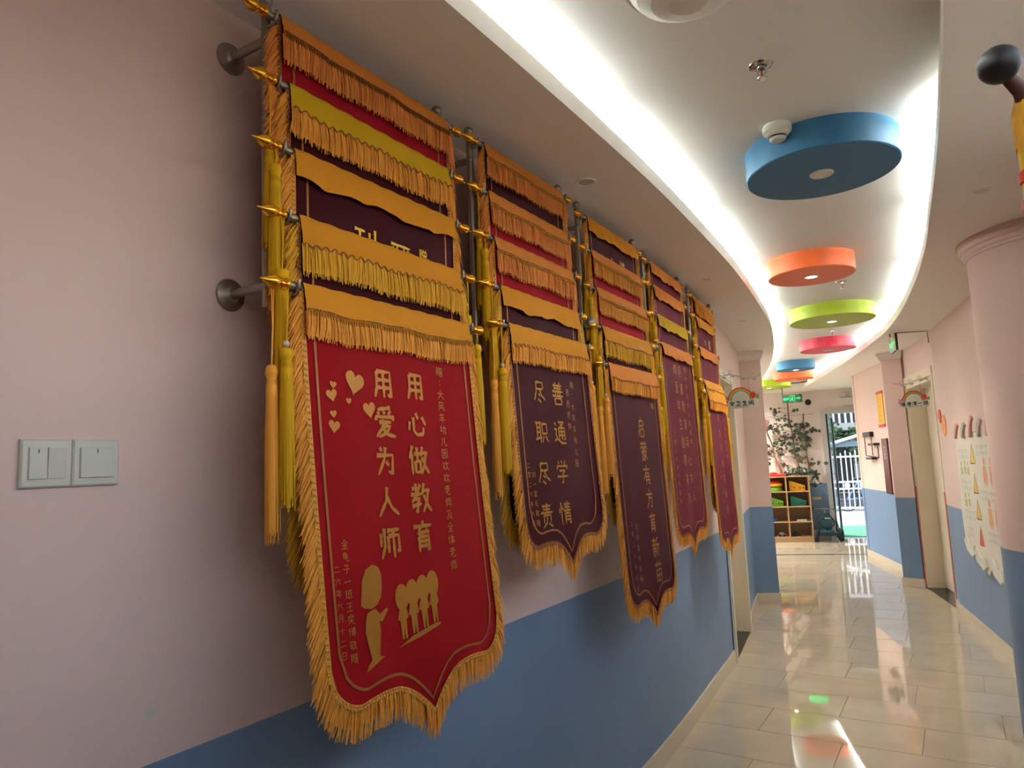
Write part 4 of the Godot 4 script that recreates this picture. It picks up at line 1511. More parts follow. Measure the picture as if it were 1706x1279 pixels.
	# striped pole close to the camera at the right edge
	var o := thing("striped_pole", "upright yellow pole with red bands and a black ball at the right edge", "pole", Transform3D(Basis.IDENTITY, Vector3(0.073, 0, -0.665)))
	var g := G.new()
	g.tube([Vector3(0, 0.0, 0), Vector3(0, 1.775, 0)], 0.0105, 14)
	part("yellow_shaft", g, M.pole_yellow, o)
	for y in [1.735, 1.712]:
		var r := G.new()
		r.lathe([[0.0108, -0.0055], [0.0122, -0.004], [0.0122, 0.004], [0.0108, 0.0055]], 14, Transform3D(Basis.IDENTITY, Vector3(0, y, 0)))
		part("red_band", r, M.sign_red, o)
	var f := G.new()
	for k in 90:
		var a := TAU * k / 90.0
		var d := Vector3(cos(a), 0, sin(a))
		tone(f)
		var y := 1.80 + rng.randf_range(-0.004, 0.004)
		strand(f, Vector3(0, y, 0) + d * 0.007, Vector3(0, y - 0.018, 0) + d * 0.012, Vector3(0, y - 0.036 - rng.randf() * 0.012, 0) + d * 0.0115, 0.0011, a - PI / 2)
	f.tint = Color(1, 1, 1)
	part("yellow_ruffle", f, M.gold_thread, o, true)
	var nk := G.new()
	nk.tube([Vector3(0, 1.79, 0), Vector3(-0.004, 1.803, 0.006), Vector3(-0.0125, 1.815, 0.012)], 0.007, 10, 0.005)
	part("brown_neck", nk, M.leaf_brown, o)
	var bl := G.new()
	bl.ball(Vector3(-0.0165, 1.8235, 0.0165), Vector3(0.0152, 0.0145, 0.0152), 12, 18)
	part("black_ball", bl, M.black_plastic, o)
	var bs := G.new()
	bs.lathe([[0.0, 0.0], [0.11, 0.0], [0.11, 0.012], [0.03, 0.025], [0.0, 0.026]], 24)
	part("foot", bs, M.black_metal, o)


func switch_plate(at: Transform3D, keys: int, label: String) -> void:
	var o := thing("light_switch", label, "switch", at, "light switches on the pink wall")
	var g := G.new()
	g.slab(Vector3(0, 0, 0.005), Vector3(0.0855, 0.086, 0.01), 0.003)
	part("plate", g, M.switch_white, o)
	var kw := 0.062 / keys
	for k in keys:
		var x := -0.031 + kw * (k + 0.5)
		var r := G.new()
		var lean := 0.055 if keys == 2 and k == 1 else -0.012
		r.slab(Vector3(x, 0.0, 0.0108), Vector3(kw - 0.0012, 0.056, 0.006), 0.001, Basis(Vector3.RIGHT, lean))
		var rocker := part("rocker", r, M.switch_white, o)
		var m := G.new()
		m.box(Vector3(x, 0.0215, 0.0142 + 0.0215 * -lean), Vector3(0.0018, 0.007, 0.001), Basis(Vector3.RIGHT, lean))
		part("mark", m, M.grey_print, rocker)


# hanging sign with a rainbow arch, a name board and a flower, held by a scrolled iron bracket
func room_sign(at: Transform3D, text: String, label: String, mirror: bool, latin: String) -> void:
	var o := thing("room_sign", label, "sign", at)
	var g := G.new()
	g.solid(poly([-0.135, 0.0, -0.13, -0.035, -0.06, -0.045, 0.06, -0.045, 0.13, -0.035, 0.14, 0.0, 0.12, 0.03, 0.0, 0.035, -0.11, 0.03]), 0.006)
	var arch := PackedVector2Array()
	for k in 19:
		var a := PI * k / 18.0
		arch.append(Vector2(cos(a) * 0.066, 0.028 + sin(a) * 0.075))
	g.solid(arch, 0.006)
	part("board", g, M.sign_white, o)
	for band in [[0.098, "sign_red"], [0.087, "sign_orange"], [0.077, "sign_green"]]:
		var r := G.new()
		var pts := []
		var wid := []
		for k in 25:
			var a := PI * k / 24.0
			pts.append(Vector3(cos(a) * band[0], 0.025 + sin(a) * band[0], 0.0075))
			wid.append(0.0058)
		r.ribbon(pts, wid)
		part("rainbow_band", r, M[band[1]], o)
	var t := G.new()
	var s := 0.046
	for k in text.length():
		ink(t, text[k], (k - (text.length() - 1) * 0.5) * s * 1.08 + 0.005, -0.003, s * 0.95, func(p: Vector2): return Vector3(p.x, p.y, 0.0075), 0.09)
	part("lettering", t, M.sign_ink, o)
	var lt := TextMesh.new()
	lt.text = latin
	var font := SystemFont.new()
	font.font_names = ["Droid Sans"]
	lt.font = font
	lt.font_size = 16
	lt.pixel_size = 0.0007
	lt.depth = 0.001
	lt.curve_step = 4.0
	var lm := part_mesh("small_lettering", lt, M.sign_ink, o)
	lm.position = Vector3(0.005, -0.033, 0.007)
	var f := G.new()
	for k in 5:
		var a := TAU * k / 5.0
		f.outline(blob(0.098 + cos(a) * 0.013, 0.06 + sin(a) * 0.014, 0.012, 0.012, 0.0, 10), func(p: Vector2): return Vector3(p.x, p.y, 0.009))
	var fl := part("flower", f, M.sign_red, o)
	var lf := G.new()
	lf.outline(blob(0.128, 0.038, 0.018, 0.009, -0.5, 10), func(p: Vector2): return Vector3(p.x, p.y, 0.008))
	lf.outline(blob(0.135, 0.05, 0.013, 0.008, 0.9, 10), func(p: Vector2): return Vector3(p.x, p.y, 0.008))
	part("leaf", lf, M.sign_green, fl)
	var bf := G.new()
	bf.outline(poly([-0.125, 0.03, -0.135, 0.055, -0.112, 0.04, -0.104, 0.065, -0.098, 0.035]), func(p: Vector2): return Vector3(p.x, p.y, 0.008))
	part("bluebird", bf, M.sign_blue, o)
	var cl := G.new()
	cl.outline(blob(-0.12, 0.015, 0.02, 0.013), func(p: Vector2): return Vector3(p.x, p.y, 0.0082))
	part("cloud", cl, M.sign_pink, o)
	# iron bracket reaching from the wall, with leaves, and the two cords
	var w := -1.0 if not mirror else 1.0
	var ig := G.new()
	var wave := []
	for k in 21:
		var u := k / 20.0
		wave.append(Vector3(w * (0.17 - 0.34 * u), 0.22 + 0.022 * sin(u * 6.5), 0.0))
	ig.tube(wave, 0.005, 6)
	for u in [0.1, 0.3, 0.55, 0.8]:
		var c := Vector3(w * (0.17 - 0.34 * u), 0.225 + 0.02 * sin(u * 6.5), 0.0)
		var curl := []
		for k in 12:
			var a := k * 0.55
			curl.append(c + Vector3(cos(a) * 0.02 * (1.0 - k / 14.0) + 0.0, 0.016 + sin(a) * 0.02 * (1.0 - k / 14.0), 0))
		ig.tube(curl, 0.003, 5)
		ig.ball(c + Vector3(0.016, -0.018, 0), Vector3(0.017, 0.008, 0.003), 5, 8)
	ig.lathe([[0.0, -0.004], [0.026, -0.004], [0.026, 0.002], [0.0, 0.006]], 14, Transform3D(Basis(Vector3.BACK, w * -PI / 2), Vector3(w * 0.18, 0.22, 0)))
	part("iron_bracket", ig, M.iron_white, o)
	var cg := G.new()
	for x in [-0.07, 0.07]:
		cg.tube([Vector3(x, 0.225, 0), Vector3(x, 0.08, 0.003)], 0.0014, 5)
	part("cord", cg, M.grey_print, o)


func build_left_details() -> void:
	switch_plate(on_left_wall(-0.638, 0.0, 1.571), 2, "white double rocker switch at the left edge, one key proud")
	switch_plate(on_left_wall(-0.7245, 0.0, 1.571), 1, "white single rocker switch right of the double one")
	room_sign(Transform3D(Basis(Vector3.UP, 0.18), Vector3(-1.475, 1.965, -5.95)), "女卫生间", "white rainbow name board of the washroom, hanging by the farthest banners", false, "NV WEI SHENG JIAN")


func build_right_details() -> void:
	# round column
	var o := structure("column_right")
	var c := Vector3(0.60, 0, -4.72)
	var r := 0.455
	var t := Transform3D(Basis.IDENTITY, c)
	var g := G.new()
	g.lathe([[r, DADO], [r, SOFFIT - 0.05]], 64, t)
	part("upper_paint", g, M.pink, o)
	var l := G.new()
	l.lathe([[r, 0.0], [r, DADO]], 64, t)
	part("dado_paint", l, M.blue, o)
	var cap := G.new()
	cap.lathe([[r, SOFFIT - 0.095], [r + 0.008, SOFFIT - 0.092], [r + 0.010, SOFFIT - 0.08], [r + 0.018, SOFFIT - 0.074], [r + 0.022, SOFFIT - 0.055], [r + 0.034, SOFFIT - 0.05], [r + 0.038, SOFFIT - 0.03], [r + 0.034, SOFFIT - 0.018], [r + 0.045, SOFFIT - 0.012], [r + 0.045, SOFFIT + 0.01]], 64, t)
	part("capital", cap, M.pink, o)
	# pilaster before the classroom door wall
	pillar("pillar_right", Transform3D(Basis(Vector3.UP, -0.335), Vector3(-0.475, 0, -9.45)), Vector2(0.215, 0.5))
	# classroom door
	var d := structure("door_3")
	var a := Vector2(-0.145, -8.09)
	var b := Vector2(-0.43, -9.19)
	var dir := (b - a).normalized()
	var bas := Basis(Vector3(-dir.x, 0, -dir.y), Vector3.UP, Vector3(dir.y, 0, -dir.x))
	var mid := (a + b) * 0.5
	var t3 := Transform3D(bas, Vector3(mid.x, 0, mid.y))
	var w := (b - a).length()
	var jg := G.new()
	for s in [-1, 1]:
		jg.box(t3 * Vector3(s * (w * 0.5 - 0.02), 1.12, -0.105), Vector3(0.04, 2.24, 0.21), bas)
	jg.box(t3 * Vector3(0, 2.22, -0.105), Vector3(w, 0.04, 0.21), bas)
	part("door_lining", jg, M.cream, d)
	var ag := G.new()
	for s in [-1, 1]:
		ag.box(t3 * Vector3(s * (w * 0.5 + 0.012), 0.55, 0.006), Vector3(0.026, 1.1, 0.014), bas)
	part("pink_edge_strip", ag, M.sign_pink_soft, d)
	var hg := G.new()
	hg.box(t3 * Vector3(0, 2.285, 0.008), Vector3(w + 0.1, 0.09, 0.018), bas)
	for s in [-1, 1]:
		hg.box(t3 * Vector3(s * (w * 0.5 + 0.02), 1.68, 0.006), Vector3(0.05, 1.14, 0.014), bas)
	part("architrave", hg, M.cream, d)
	var lg := G.new()
	lg.slab(t3 * Vector3(0, 1.10, -0.19), Vector3(w - 0.085, 2.18, 0.04), 0.004, bas)
	var leaf := part("door_leaf", lg, M.cream, d)
	var kg := G.new()
	kg.tube([t3 * Vector3(w * 0.5 - 0.12, 1.1, -0.165), t3 * Vector3(w * 0.5 - 0.12, 1.1, -0.12), t3 * Vector3(w * 0.5 - 0.22, 1.1, -0.12)], 0.009, 8)
	part("handle", kg, M.steel, leaf)
	var tg := G.new()
	tg.box(t3 * Vector3(0, 0.002, -0.1), Vector3(w, 0.01, 0.21), bas)
	part("threshold", tg, M.dark_stone, d)
	room_sign(Transform3D(Basis(Vector3.UP, 0.03), Vector3(-0.33, 1.985, -8.25)), "暖港湾一班", "white rainbow name board of the classroom, hanging by the cream door", true, "NUAN GANG WAN YI BAN")

	# white picture board on the near right wall
	var pa := Vector2(-0.12, -7.85)
	var pb := Vector2(0.13, -6.58)
	var pd := (pb - pa).normalized()
	var wb := Basis(Vector3(pd.x, 0, pd.y), Vector3.UP, Vector3(-pd.y, 0, pd.x))
	var wt := Transform3D(wb, Vector3(pa.x, 0, pa.y))
	var board := thing("picture_board", "tall white cut out board with scalloped foot showing routines and warning triangles", "board", wt)
	var bg := G.new()
	bg.solid(poly([0.74, 1.58, 0.70, 1.2, 0.68, 0.95, 0.70, 0.74, 0.80, 0.68, 0.93, 0.66, 1.02, 0.60, 1.06, 0.70, 1.20, 0.61, 1.36, 0.555, 1.45, 0.62, 1.47, 0.68, 1.62, 0.58, 1.80, 0.55, 1.9, 0.62, 1.96, 0.9, 1.97, 1.3, 1.97, 1.6, 1.85, 1.63, 1.6, 1.62, 1.3, 1.64, 1.05, 1.61]), 0.02, Transform3D(Basis.IDENTITY, Vector3(0, 0, 0.012)))
	part("panel", bg, M.sign_white, board)
	for sc in [[0.90, 0.70], [1.22, 0.64], [1.66, 0.61]]:
		var eg := G.new()
		eg.solid(poly([sc[0] - 0.17, sc[1] + 0.05, sc[0] - 0.1, sc[1] - 0.02, sc[0] + 0.06, sc[1] - 0.06, sc[0] + 0.15, sc[1] - 0.02, sc[0] + 0.12, sc[1] + 0.04, sc[0] - 0.02, sc[1] + 0.03, sc[0] - 0.1, sc[1] + 0.1]), 0.016, Transform3D(Basis.IDENTITY, Vector3(0, 0, 0.034)))
		part("scallop", eg, M.white, board)
	for k in 4:
		var y: float = [1.47, 1.24, 1.04, 0.84][k]
		var yg := G.new()
		yg.outline(poly([1.19, y - 0.075, 1.33, y - 0.075, 1.26, y + 0.075]), func(p: Vector2): return Vector3(p.x, p.y, 0.0335))
		var tri := part("warning_triangle", yg, M.sign_yellow if k < 3 else M.sign_red, board)
		var ring := G.new()
		var pts := []
		var wid := []
		for q in [[1.19, -0.075], [1.33, -0.075], [1.26, 0.075], [1.19, -0.075]]:
			pts.append(Vector3(q[0], y + q[1], 0.034))
			wid.append(0.006)
		ring.ribbon(pts, wid)
		part("triangle_border", ring, M.sign_ink if k < 3 else M.sign_red, tri)
	for p in [[1.58, 1.33], [1.76, 1.33], [1.60, 1.02], [1.78, 1.02]]:
		var fg := G.new()
		fg.outline(blob(p[0], p[1] + 0.085, 0.03, 0.03, 0.0, 12), func(q: Vector2): return Vector3(q.x, q.y, 0.0335))
		fg.outline(poly([p[0] - 0.045, p[1] + 0.05, p[0] + 0.045, p[1] + 0.05, p[0] + 0.055, p[1] - 0.05, p[0] + 0.025, p[1] - 0.11, p[0], p[1] - 0.06, p[0] - 0.025, p[1] - 0.11, p[0] - 0.055, p[1] - 0.05]), func(q: Vector2): return Vector3(q.x, q.y, 0.0335))
		part("figure_print", fg, M.flesh_print, board)
	for p in [[0.86, 1.36], [0.98, 1.37], [0.88, 1.10], [1.0, 1.11], [1.08, 1.36]]:
		var gg := G.new()
		gg.outline(blob(p[0], p[1] + 0.03, 0.022, 0.022, 0.0, 10), func(q: Vector2): return Vector3(q.x, q.y, 0.0335))
		gg.outline(poly([p[0] - 0.03, p[1], p[0] + 0.03, p[1], p[0] + 0.035, p[1] - 0.06, p[0] - 0.035, p[1] - 0.06]), func(q: Vector2): return Vector3(q.x, q.y, 0.0335))
		part("child_print", gg, M.sign_green_soft, board)
	var txt := G.new()
	for line in [[0.82, 1.49, 6], [0.82, 1.24, 6], [0.84, 1.00, 6], [1.42, 1.52, 6], [1.42, 1.18, 7], [1.5, 0.88, 6], [0.88, 0.86, 3]]:
		for k in line[2]:
			for rr in 2:
				ink(txt, "学生有方大人老师"[(k * 3 + rr) % 8], line[0] + k * 0.055, line[1] - rr * 0.045, 0.036, func(q: Vector2): return Vector3(q.x, q.y, 0.0337), 0.04)
	part("small_print", txt, M.grey_print, board, true)
	# cut out shapes standing on the board's upper edge
	for k in 5:
		var x := 0.84 + 0.25 * k
		var mm: Material = [M.cut_pink, M.cut_grey, M.cut_pink, M.cut_grey, M.cut_pink][k]
		var cg := G.new()
		var top: float = [1.70, 1.70, 1.74, 1.71, 1.74][k]
		cg.solid(poly([x - 0.05, 1.60, x - 0.01, 1.595, x + 0.05, top - 0.04, x + 0.11, top, x + 0.06, top + 0.02, x + 0.0, top - 0.02]), 0.018, Transform3D(Basis.IDENTITY, Vector3(0, 0, 0.036)))
		part("cut_out_letter", cg, mm, board)
	var st := thing("wall_sticker", "small orange and red sticker on the pink wall beside the cream door", "sticker", wt)
	var sg := G.new()
	sg.solid(blob(0.20, 1.73, 0.085, 0.10, 0.0, 16), 0.006, Transform3D(Basis.IDENTITY, Vector3(0, 0, 0.001)))
	part("orange_shape", sg, M.sign_orange, st)
	var s2 := G.new()
	s2.solid(blob(0.07, 1.82, 0.055, 0.065, 0.0, 14), 0.008, Transform3D(Basis.IDENTITY, Vector3(0, 0, 0.002)))
	part("red_shape", s2, M.sign_red, st)

	# wall between pilaster and hall: yellow notice, maroon plate, wire holder
	var qa := Vector2(-0.60, -9.85)
	var qb := Vector2(-1.26, -11.75)
	var qd := (qa - qb).normalized()
	var qbas := Basis(Vector3(qd.x, 0, qd.y), Vector3.UP, Vector3(-qd.y, 0, qd.x))
	var qt := Transform3D(qbas, Vector3(qa.x, 0, qa.y))
	var yn := thing("wall_notice", "narrow upright yellow notice with red ends on the far right wall", "notice", qt)
	var y1 := G.new()
	y1.box(Vector3(-0.60, 2.06, 0.006), Vector3(0.27, 0.40, 0.012))
	part("yellow_panel", y1, M.sign_yellow, yn)
	var y2 := G.new()
	y2.box(Vector3(-0.60, 2.275, 0.007), Vector3(0.27, 0.035, 0.014))
	y2.box(Vector3(-0.60, 1.845, 0.007), Vector3(0.27, 0.035, 0.014))
	part("red_border", y2, M.sign_red, yn)
	var y3 := G.new()
	for k in 6:
		ink(y3, "心儿大人方用"[k], -0.56, 2.21 - 0.06 * k, 0.05, func(q: Vector2): return Vector3(q.x, q.y, 0.0135), 0.06)
		ink(y3, "有大生风老师"[k], -0.65, 2.21 - 0.06 * k, 0.05, func(q: Vector2): return Vector3(q.x, q.y, 0.0135), 0.06)
	part("lettering", y3, M.sign_red, yn)
	var mp := thing("name_plate", "tall dark maroon plate with small white lettering beside the right pillar", "plate", qt)
	var m1 := G.new()
	m1.slab(Vector3(-0.55, 1.32, 0.011), Vector3(0.24, 0.71, 0.022), 0.003)
	part("plate", m1, M.maroon_plate, mp)
	var m2 := G.new()
	for k in 4:
		ink(m2, "大风车园"[k], -0.52, 1.56 - 0.045 * k, 0.04, func(q: Vector2): return Vector3(q.x, q.y, 0.0225), 0.05)
		ink(m2, "幼儿教育"[k], -0.58, 1.56 - 0.045 * k, 0.04, func(q: Vector2): return Vector3(q.x, q.y, 0.0225), 0.05)
	part("lettering", m2, M.sign_white, mp)
	var hd := thing("wall_holder", "black wire leaflet holder on the far right wall near the hall", "holder", qt)
	var h1 := G.new()
	for x in [-1.45, -1.1]:
		h1.tube([Vector3(x, 1.78, 0.03), Vector3(x, 1.46, 0.03)], 0.006, 6)
	h1.tube([Vector3(-1.45, 1.46, 0.03), Vector3(-0.82, 1.43, 0.03), Vector3(-0.82, 1.62, 0.03), Vector3(-1.06, 1.62, 0.03)], 0.007, 6)
	part("wire_frame", h1, M.black_metal, hd)
	var h2 := G.new()
	h2.box(Vector3(-1.275, 1.75, 0.025), Vector3(0.37, 0.07, 0.05))
	h2.box(Vector3(-0.98, 1.61, 0.04), Vector3(0.3, 0.03, 0.07))
	h2.box(Vector3(-1.15, 1.42, 0.04), Vector3(0.3, 0.03, 0.07))
	part("tray", h2, M.black_metal, hd)
	# exit sign hanging from the right soffit, seen on edge
	var ex := thing("exit_sign", "thin exit sign hung sideways from the right soffit above the classroom door", "exit sign", Transform3D(Basis(Vector3.UP, -1.36), Vector3(-0.42, 2.53, -7.62)))
	exit_sign_parts(ex, 0.34, 0.155)
	var cd := thing("conduit", "thin conduit running along the right soffit to the sideways exit sign", "conduit", Transform3D(Basis.IDENTITY, Vector3(-0.26, SOFFIT, -7.75)))
	var c1 := G.new()
	c1.tube([Vector3(-0.15, -0.008, 0.05), Vector3(0.0, -0.008, 0.0), Vector3(0.12, -0.008, -0.06), Vector3(0.125, -0.12, -0.06)], 0.006, 6)
	part("pipe", c1, M.cut_grey, cd)


func exit_sign_parts(o: Node3D, w: float, h: float) -> void:
	var g := G.new()
	g.box(Vector3(0, 0, 0), Vector3(w, h, 0.022))
	part("case", g, M.exit_dark, o)
	var p := G.new()
	var z := 0.0125
	var to := func(q: Vector2): return Vector3(q.x * w, q.y * w, z)
	ink(p, "出", -0.38, 0.0, 0.14, to, 0.06)
	ink(p, "口", -0.24, 0.0, 0.13, to, 0.06)
	for f in [[-0.13, -0.17, 0.02, 0.34], [0.11, -0.17, 0.02, 0.34], [-0.13, 0.15, 0.26, 0.02]]:
		p.outline(poly([f[0], f[1], f[0] + f[2], f[1], f[0] + f[2], f[1] + f[3], f[0], f[1] + f[3]]), to)
	p.outline(blob(0.01, 0.09, 0.025, 0.025, 0.0, 10), to)
	p.outline(poly([-0.02, 0.06, 0.03, 0.06, 0.07, 0.0, 0.05, -0.02, 0.03, 0.01, 0.02, -0.04, 0.06, -0.08, 0.04, -0.14, 0.01, -0.13, 0.02, -0.09, -0.02, -0.05, -0.06, -0.12, -0.09, -0.10, -0.05, -0.03, -0.04, 0.02, -0.08, 0.01, -0.08, 0.04]), to)
	p.outline(poly([0.18, -0.02, 0.32, -0.02, 0.32, -0.07, 0.43, 0.005, 0.32, 0.08, 0.32, 0.03, 0.18, 0.03]), to)
	part("glowing_symbols", p, M.exit_green, o)
	var r := G.new()
	r.tube([Vector3(-w * 0.48, h * 0.5 - 0.005, 0), Vector3(-w * 0.48, SOFFIT - o.position.y + (0.0 if absf(o.rotation.y) > 1.0 else TRAY - SOFFIT), 0)], 0.007, 6)
	part("drop_rod", r, M.black_metal, o)


func far_thing(called: String, label: String, category: String, p: Vector3, turn := 0.0, group := "") -> Node3D:
	return thing(called, label, category, FAR * Transform3D(Basis(Vector3.UP, turn), p), group)


func star_leaf(g: G, at: Vector3, size: float, turn: float, lean: float) -> void:
	var b := Basis(Vector3.UP, rng.randf_range(-0.7, 0.7)) * Basis(Vector3.RIGHT, lean) * Basis(Vector3.BACK, turn)
	var ring := []
	for k in 10:
		var a := TAU * k / 10.0
		var r := size if k % 2 == 0 else size * 0.42
		ring.append(at + b * Vector3(cos(a) * r, sin(a) * r, 0.12 * size * (1 if k % 2 else -1)))
	for k in 10:
		g.tri(at, ring[k], ring[(k + 1) % 10])


func climbing_plant(label: String, x: float, top: float, low: float, lean: float, twigs: int, brown: float) -> void:
	var o := far_thing("climbing_plant", label, "plant", Vector3(x, low, 0.14), 0.0, "artificial climbing plants on the far wall")
	var sg := G.new()
	var main := []
	for k in 13:
		var u := k / 12.0
		main.append(Vector3(lean * (1.0 - u) + 0.012 * sin(u * 14.0), (top - low) * u, -0.05 + 0.02 * sin(u * 9.0)))
	sg.tube(main, 0.021, 7, 0.012)
	var twig_ends := []
	for k in twigs:
		var u := rng.randf_range(0.15, 0.95)
		var s: Vector3 = main[int(u * 12)]
		var e := s + Vector3(rng.randf_range(-0.30, 0.30), rng.randf_range(-0.02, 0.12), rng.randf_range(0.0, 0.10))
		sg.tube([s, s.lerp(e, 0.5) + Vector3(0, 0.02, 0), e], 0.004, 5, 0.002)
		twig_ends.append([s, e])
	part("stem", sg, M.bark, o)
	var gs := [G.new(), G.new(), G.new()]
	for t in twig_ends:
		for k in 5:
			var p: Vector3 = t[0].lerp(t[1], rng.randf_range(0.35, 1.05)) + Vector3(rng.randf_range(-0.03, 0.03), rng.randf_range(-0.04, 0.03), rng.randf_range(0.0, 0.04))
			var which := 1 if rng.randf() < brown else (0 if rng.randf() < 0.6 else 2)
			star_leaf(gs[which], p, rng.randf_range(0.022, 0.046), rng.randf() * TAU, rng.randf_range(-0.8, 0.4))
	for k in 3:
		if gs[k].v.size():
			part("leaves", gs[k], [M.leaf_dark, M.leaf_brown, M.leaf_green][k], o, true)


func build_hall() -> void:
	# open shelf unit: three columns and four rows of cells
	var cab := far_thing("shelf_unit", "light wooden shelf unit with open cells on the far wall", "shelf", Vector3(-0.165, 0, 0.02))
	var cw := 0.375
	var ch := 0.262
	var depth := 0.40
	var base := 0.075
	var w := cw * 3 + 0.018
	for k in 4:
		var g := G.new()
		g.box(Vector3(-0.009 - cw * k, base + ch * 2 + 0.009, depth * 0.5), Vector3(0.018, ch * 4 + 0.018, depth))
		part("side_panel" if k in [0, 3] else "divider", g, M.wood, cab)
	for k in 5:
		for c in 3:
			var g := G.new()
			g.box(Vector3(-0.009 - cw * (c + 0.5), base + ch * k + 0.009, depth * 0.5), Vector3(cw - 0.018, 0.018, depth - 0.002))
			part("shelf_board", g, M.wood, cab)
	var bk := G.new()
	bk.box(Vector3(-w * 0.5, base + ch * 2, 0.006), Vector3(w, ch * 4, 0.012))
	part("back_panel", bk, M.wood, cab)
	var pl := G.new()
	pl.box(Vector3(-w * 0.5, base * 0.5, depth * 0.5 - 0.005), Vector3(w, base, depth - 0.01))
	part("plinth", pl, M.wood, cab)
	# toys in the cells
	var cell := func(c: int, r: int) -> Vector3: return Vector3(-0.165 - 0.009 - cw * (c + 0.5), base + ch * r + 0.018, 0.24)
	var c01: Vector3 = cell.call(1, 3)
	var t1 := far_thing("toy_bowl", "red and yellow toy bowl on top of the green one in the shelf", "toy", c01 + Vector3(0, 0.09, 0))
	var g1 := G.new()
	g1.lathe([[0.13, 0.0], [0.14, 0.02], [0.13, 0.045], [0.10, 0.06]], 20)
	part("yellow_rim", g1, M.toy_yellow, t1)
	var g1b := G.new()
	g1b.lathe([[0.11, 0.055], [0.09, 0.085], [0.05, 0.105], [0.0, 0.11]], 20)
	part("red_dome", g1b, M.toy_red, t1)
	var t2 := far_thing("toy_bowl", "green toy bowl upside down in the upper left shelf cell", "toy", c01)
	var g2 := G.new()
	g2.lathe([[0.14, 0.0], [0.138, 0.03], [0.125, 0.065], [0.10, 0.088], [0.0, 0.09]], 20)
	part("bowl", g2, M.toy_green, t2)
	var wedge := poly([-0.13, 0.0, 0.13, 0.0, 0.13, 0.09, -0.09, 0.17, -0.13, 0.17])
	for q in [[0, 3, "toy_yellow", "yellow cheese shaped toy block with holes in the shelf"], [0, 2, "toy_teal", "teal toy block with holes below the yellow block"], [1, 2, "toy_green", "green toy block with holes below the green bowl"]]:
		var p: Vector3 = cell.call(q[0], q[1])
		var t := far_thing("toy_block", q[3], "toy", p)
		var g := G.new()
		g.solid(wedge, 0.16, Transform3D(Basis.IDENTITY, Vector3(0, 0, -0.1)))
		part("wedge", g, M[q[2]], t)
		var hg := G.new()
		for h in [[-0.05, 0.06], [0.05, 0.05], [0.105, 0.05]]:
			hg.lathe([[0.0, 0.0], [0.013, 0.0], [0.013, 0.003]], 10, Transform3D(Basis(Vector3.RIGHT, PI / 2), Vector3(h[0], h[1], 0.0605)))
		part("hole", hg, M.leaf_dark, t)
	var t3 := far_thing("toy_box", "small blue box alone in the third shelf row", "toy", cell.call(1, 1) + Vector3(-0.06, 0, 0.05))
	var g3 := G.new()
	g3.slab(Vector3(0, 0.03, 0), Vector3(0.11, 0.06, 0.09), 0.006)
	part("box", g3, M.toy_blue, t3)
	var t4 := far_thing("paper_pad", "pale pad lying in the third row, right shelf cell", "pad", cell.call(0, 1) + Vector3(0.03, 0, 0.05))
	var g4 := G.new()
	g4.slab(Vector3(0, 0.012, 0), Vector3(0.16, 0.024, 0.12), 0.003)
	part("pad", g4, M.sign_white, t4)
	for q in [[1, -0.09, "dark toy car in the bottom left shelf cell"], [1, 0.06, "second dark toy car in the bottom shelf row"], [0, -0.07, "dark toy car in the bottom right shelf cell"]]:
		var p: Vector3 = cell.call(q[0], 0)
		var t := far_thing("toy_car", q[2], "toy car", p + Vector3(q[1], 0, 0.06))
		var g := G.new()
		g.solid(poly([-0.06, 0.02, 0.06, 0.02, 0.06, 0.045, 0.03, 0.05, 0.015, 0.075, -0.03, 0.075, -0.045, 0.048, -0.06, 0.045]), 0.05, Transform3D(Basis.IDENTITY, Vector3(0, 0, -0.025)))
		part("body", g, M.grey_print if q[1] > 0 else M.black_metal, t)
		for x in [-0.035, 0.035]:
			var wg := G.new()
			wg.lathe([[0.0, -0.032], [0.019, -0.032], [0.02, 0.0], [0.019, 0.032], [0.0, 0.032]], 12, Transform3D(Basis(Vector3.RIGHT, PI / 2), Vector3(x, 0.02, 0)))
			part("wheel_pair", wg, M.rubber, t)
	# things on top of the shelf
	var top_y := base + ch * 4 + 0.018
	var t5 := far_thing("toy_boat", "yellow and dark toy at the left end on top of the shelf", "toy", Vector3(-0.165 - 0.86, top_y, 0.25))
	var g5 := G.new()
	g5.lathe([[0.0, 0.0], [0.10, 0.0], [0.12, 0.03], [0.09, 0.055], [0.0, 0.06]], 18)
	part("hull", g5, M.toy_yellow, t5)
	var t6 := far_thing("toy_tray", "flat red toy tray on top of the shelf", "toy", Vector3(-0.165 - 0.52, top_y, 0.26))
	var g6 := G.new()
	g6.slab(Vector3(0, 0.02, 0), Vector3(0.30, 0.04, 0.2), 0.008)
	g6.ball(Vector3(-0.05, 0.05, 0), Vector3(0.07, 0.03, 0.06), 6, 10)
	part("tray", g6, M.toy_red, t6)
	var t7 := far_thing("garland", "dark green leafy garland lying along the shelf top and hanging over its end", "garland", Vector3(-0.165, top_y, 0.24))
	var g7 := G.new()
	g7.tube([Vector3(-0.40, 0.03, 0), Vector3(-0.1, 0.04, 0), Vector3(0.12, 0.05, 0), Vector3(0.16, -0.08, 0.0)], 0.022, 6)
	part("stem", g7, M.leaf_dark, t7)
	var g8 := G.new()
	for k in 160:
		var u := rng.randf()
		var p := Vector3(lerpf(-0.40, 0.16, u), rng.randf_range(0.0, 0.16) * (1.0 - absf(u - 0.45)), rng.randf_range(-0.07, 0.09)) if k < 120 else Vector3(0.10 + rng.randf_range(-0.07, 0.1), rng.randf_range(-0.2, 0.04), rng.randf_range(-0.04, 0.08))
		star_leaf(g8, p, rng.randf_range(0.02, 0.035), rng.randf() * TAU, rng.randf_range(-1.0, 0.6))
	part("leaves", g8, M.leaf_dark, t7, true)
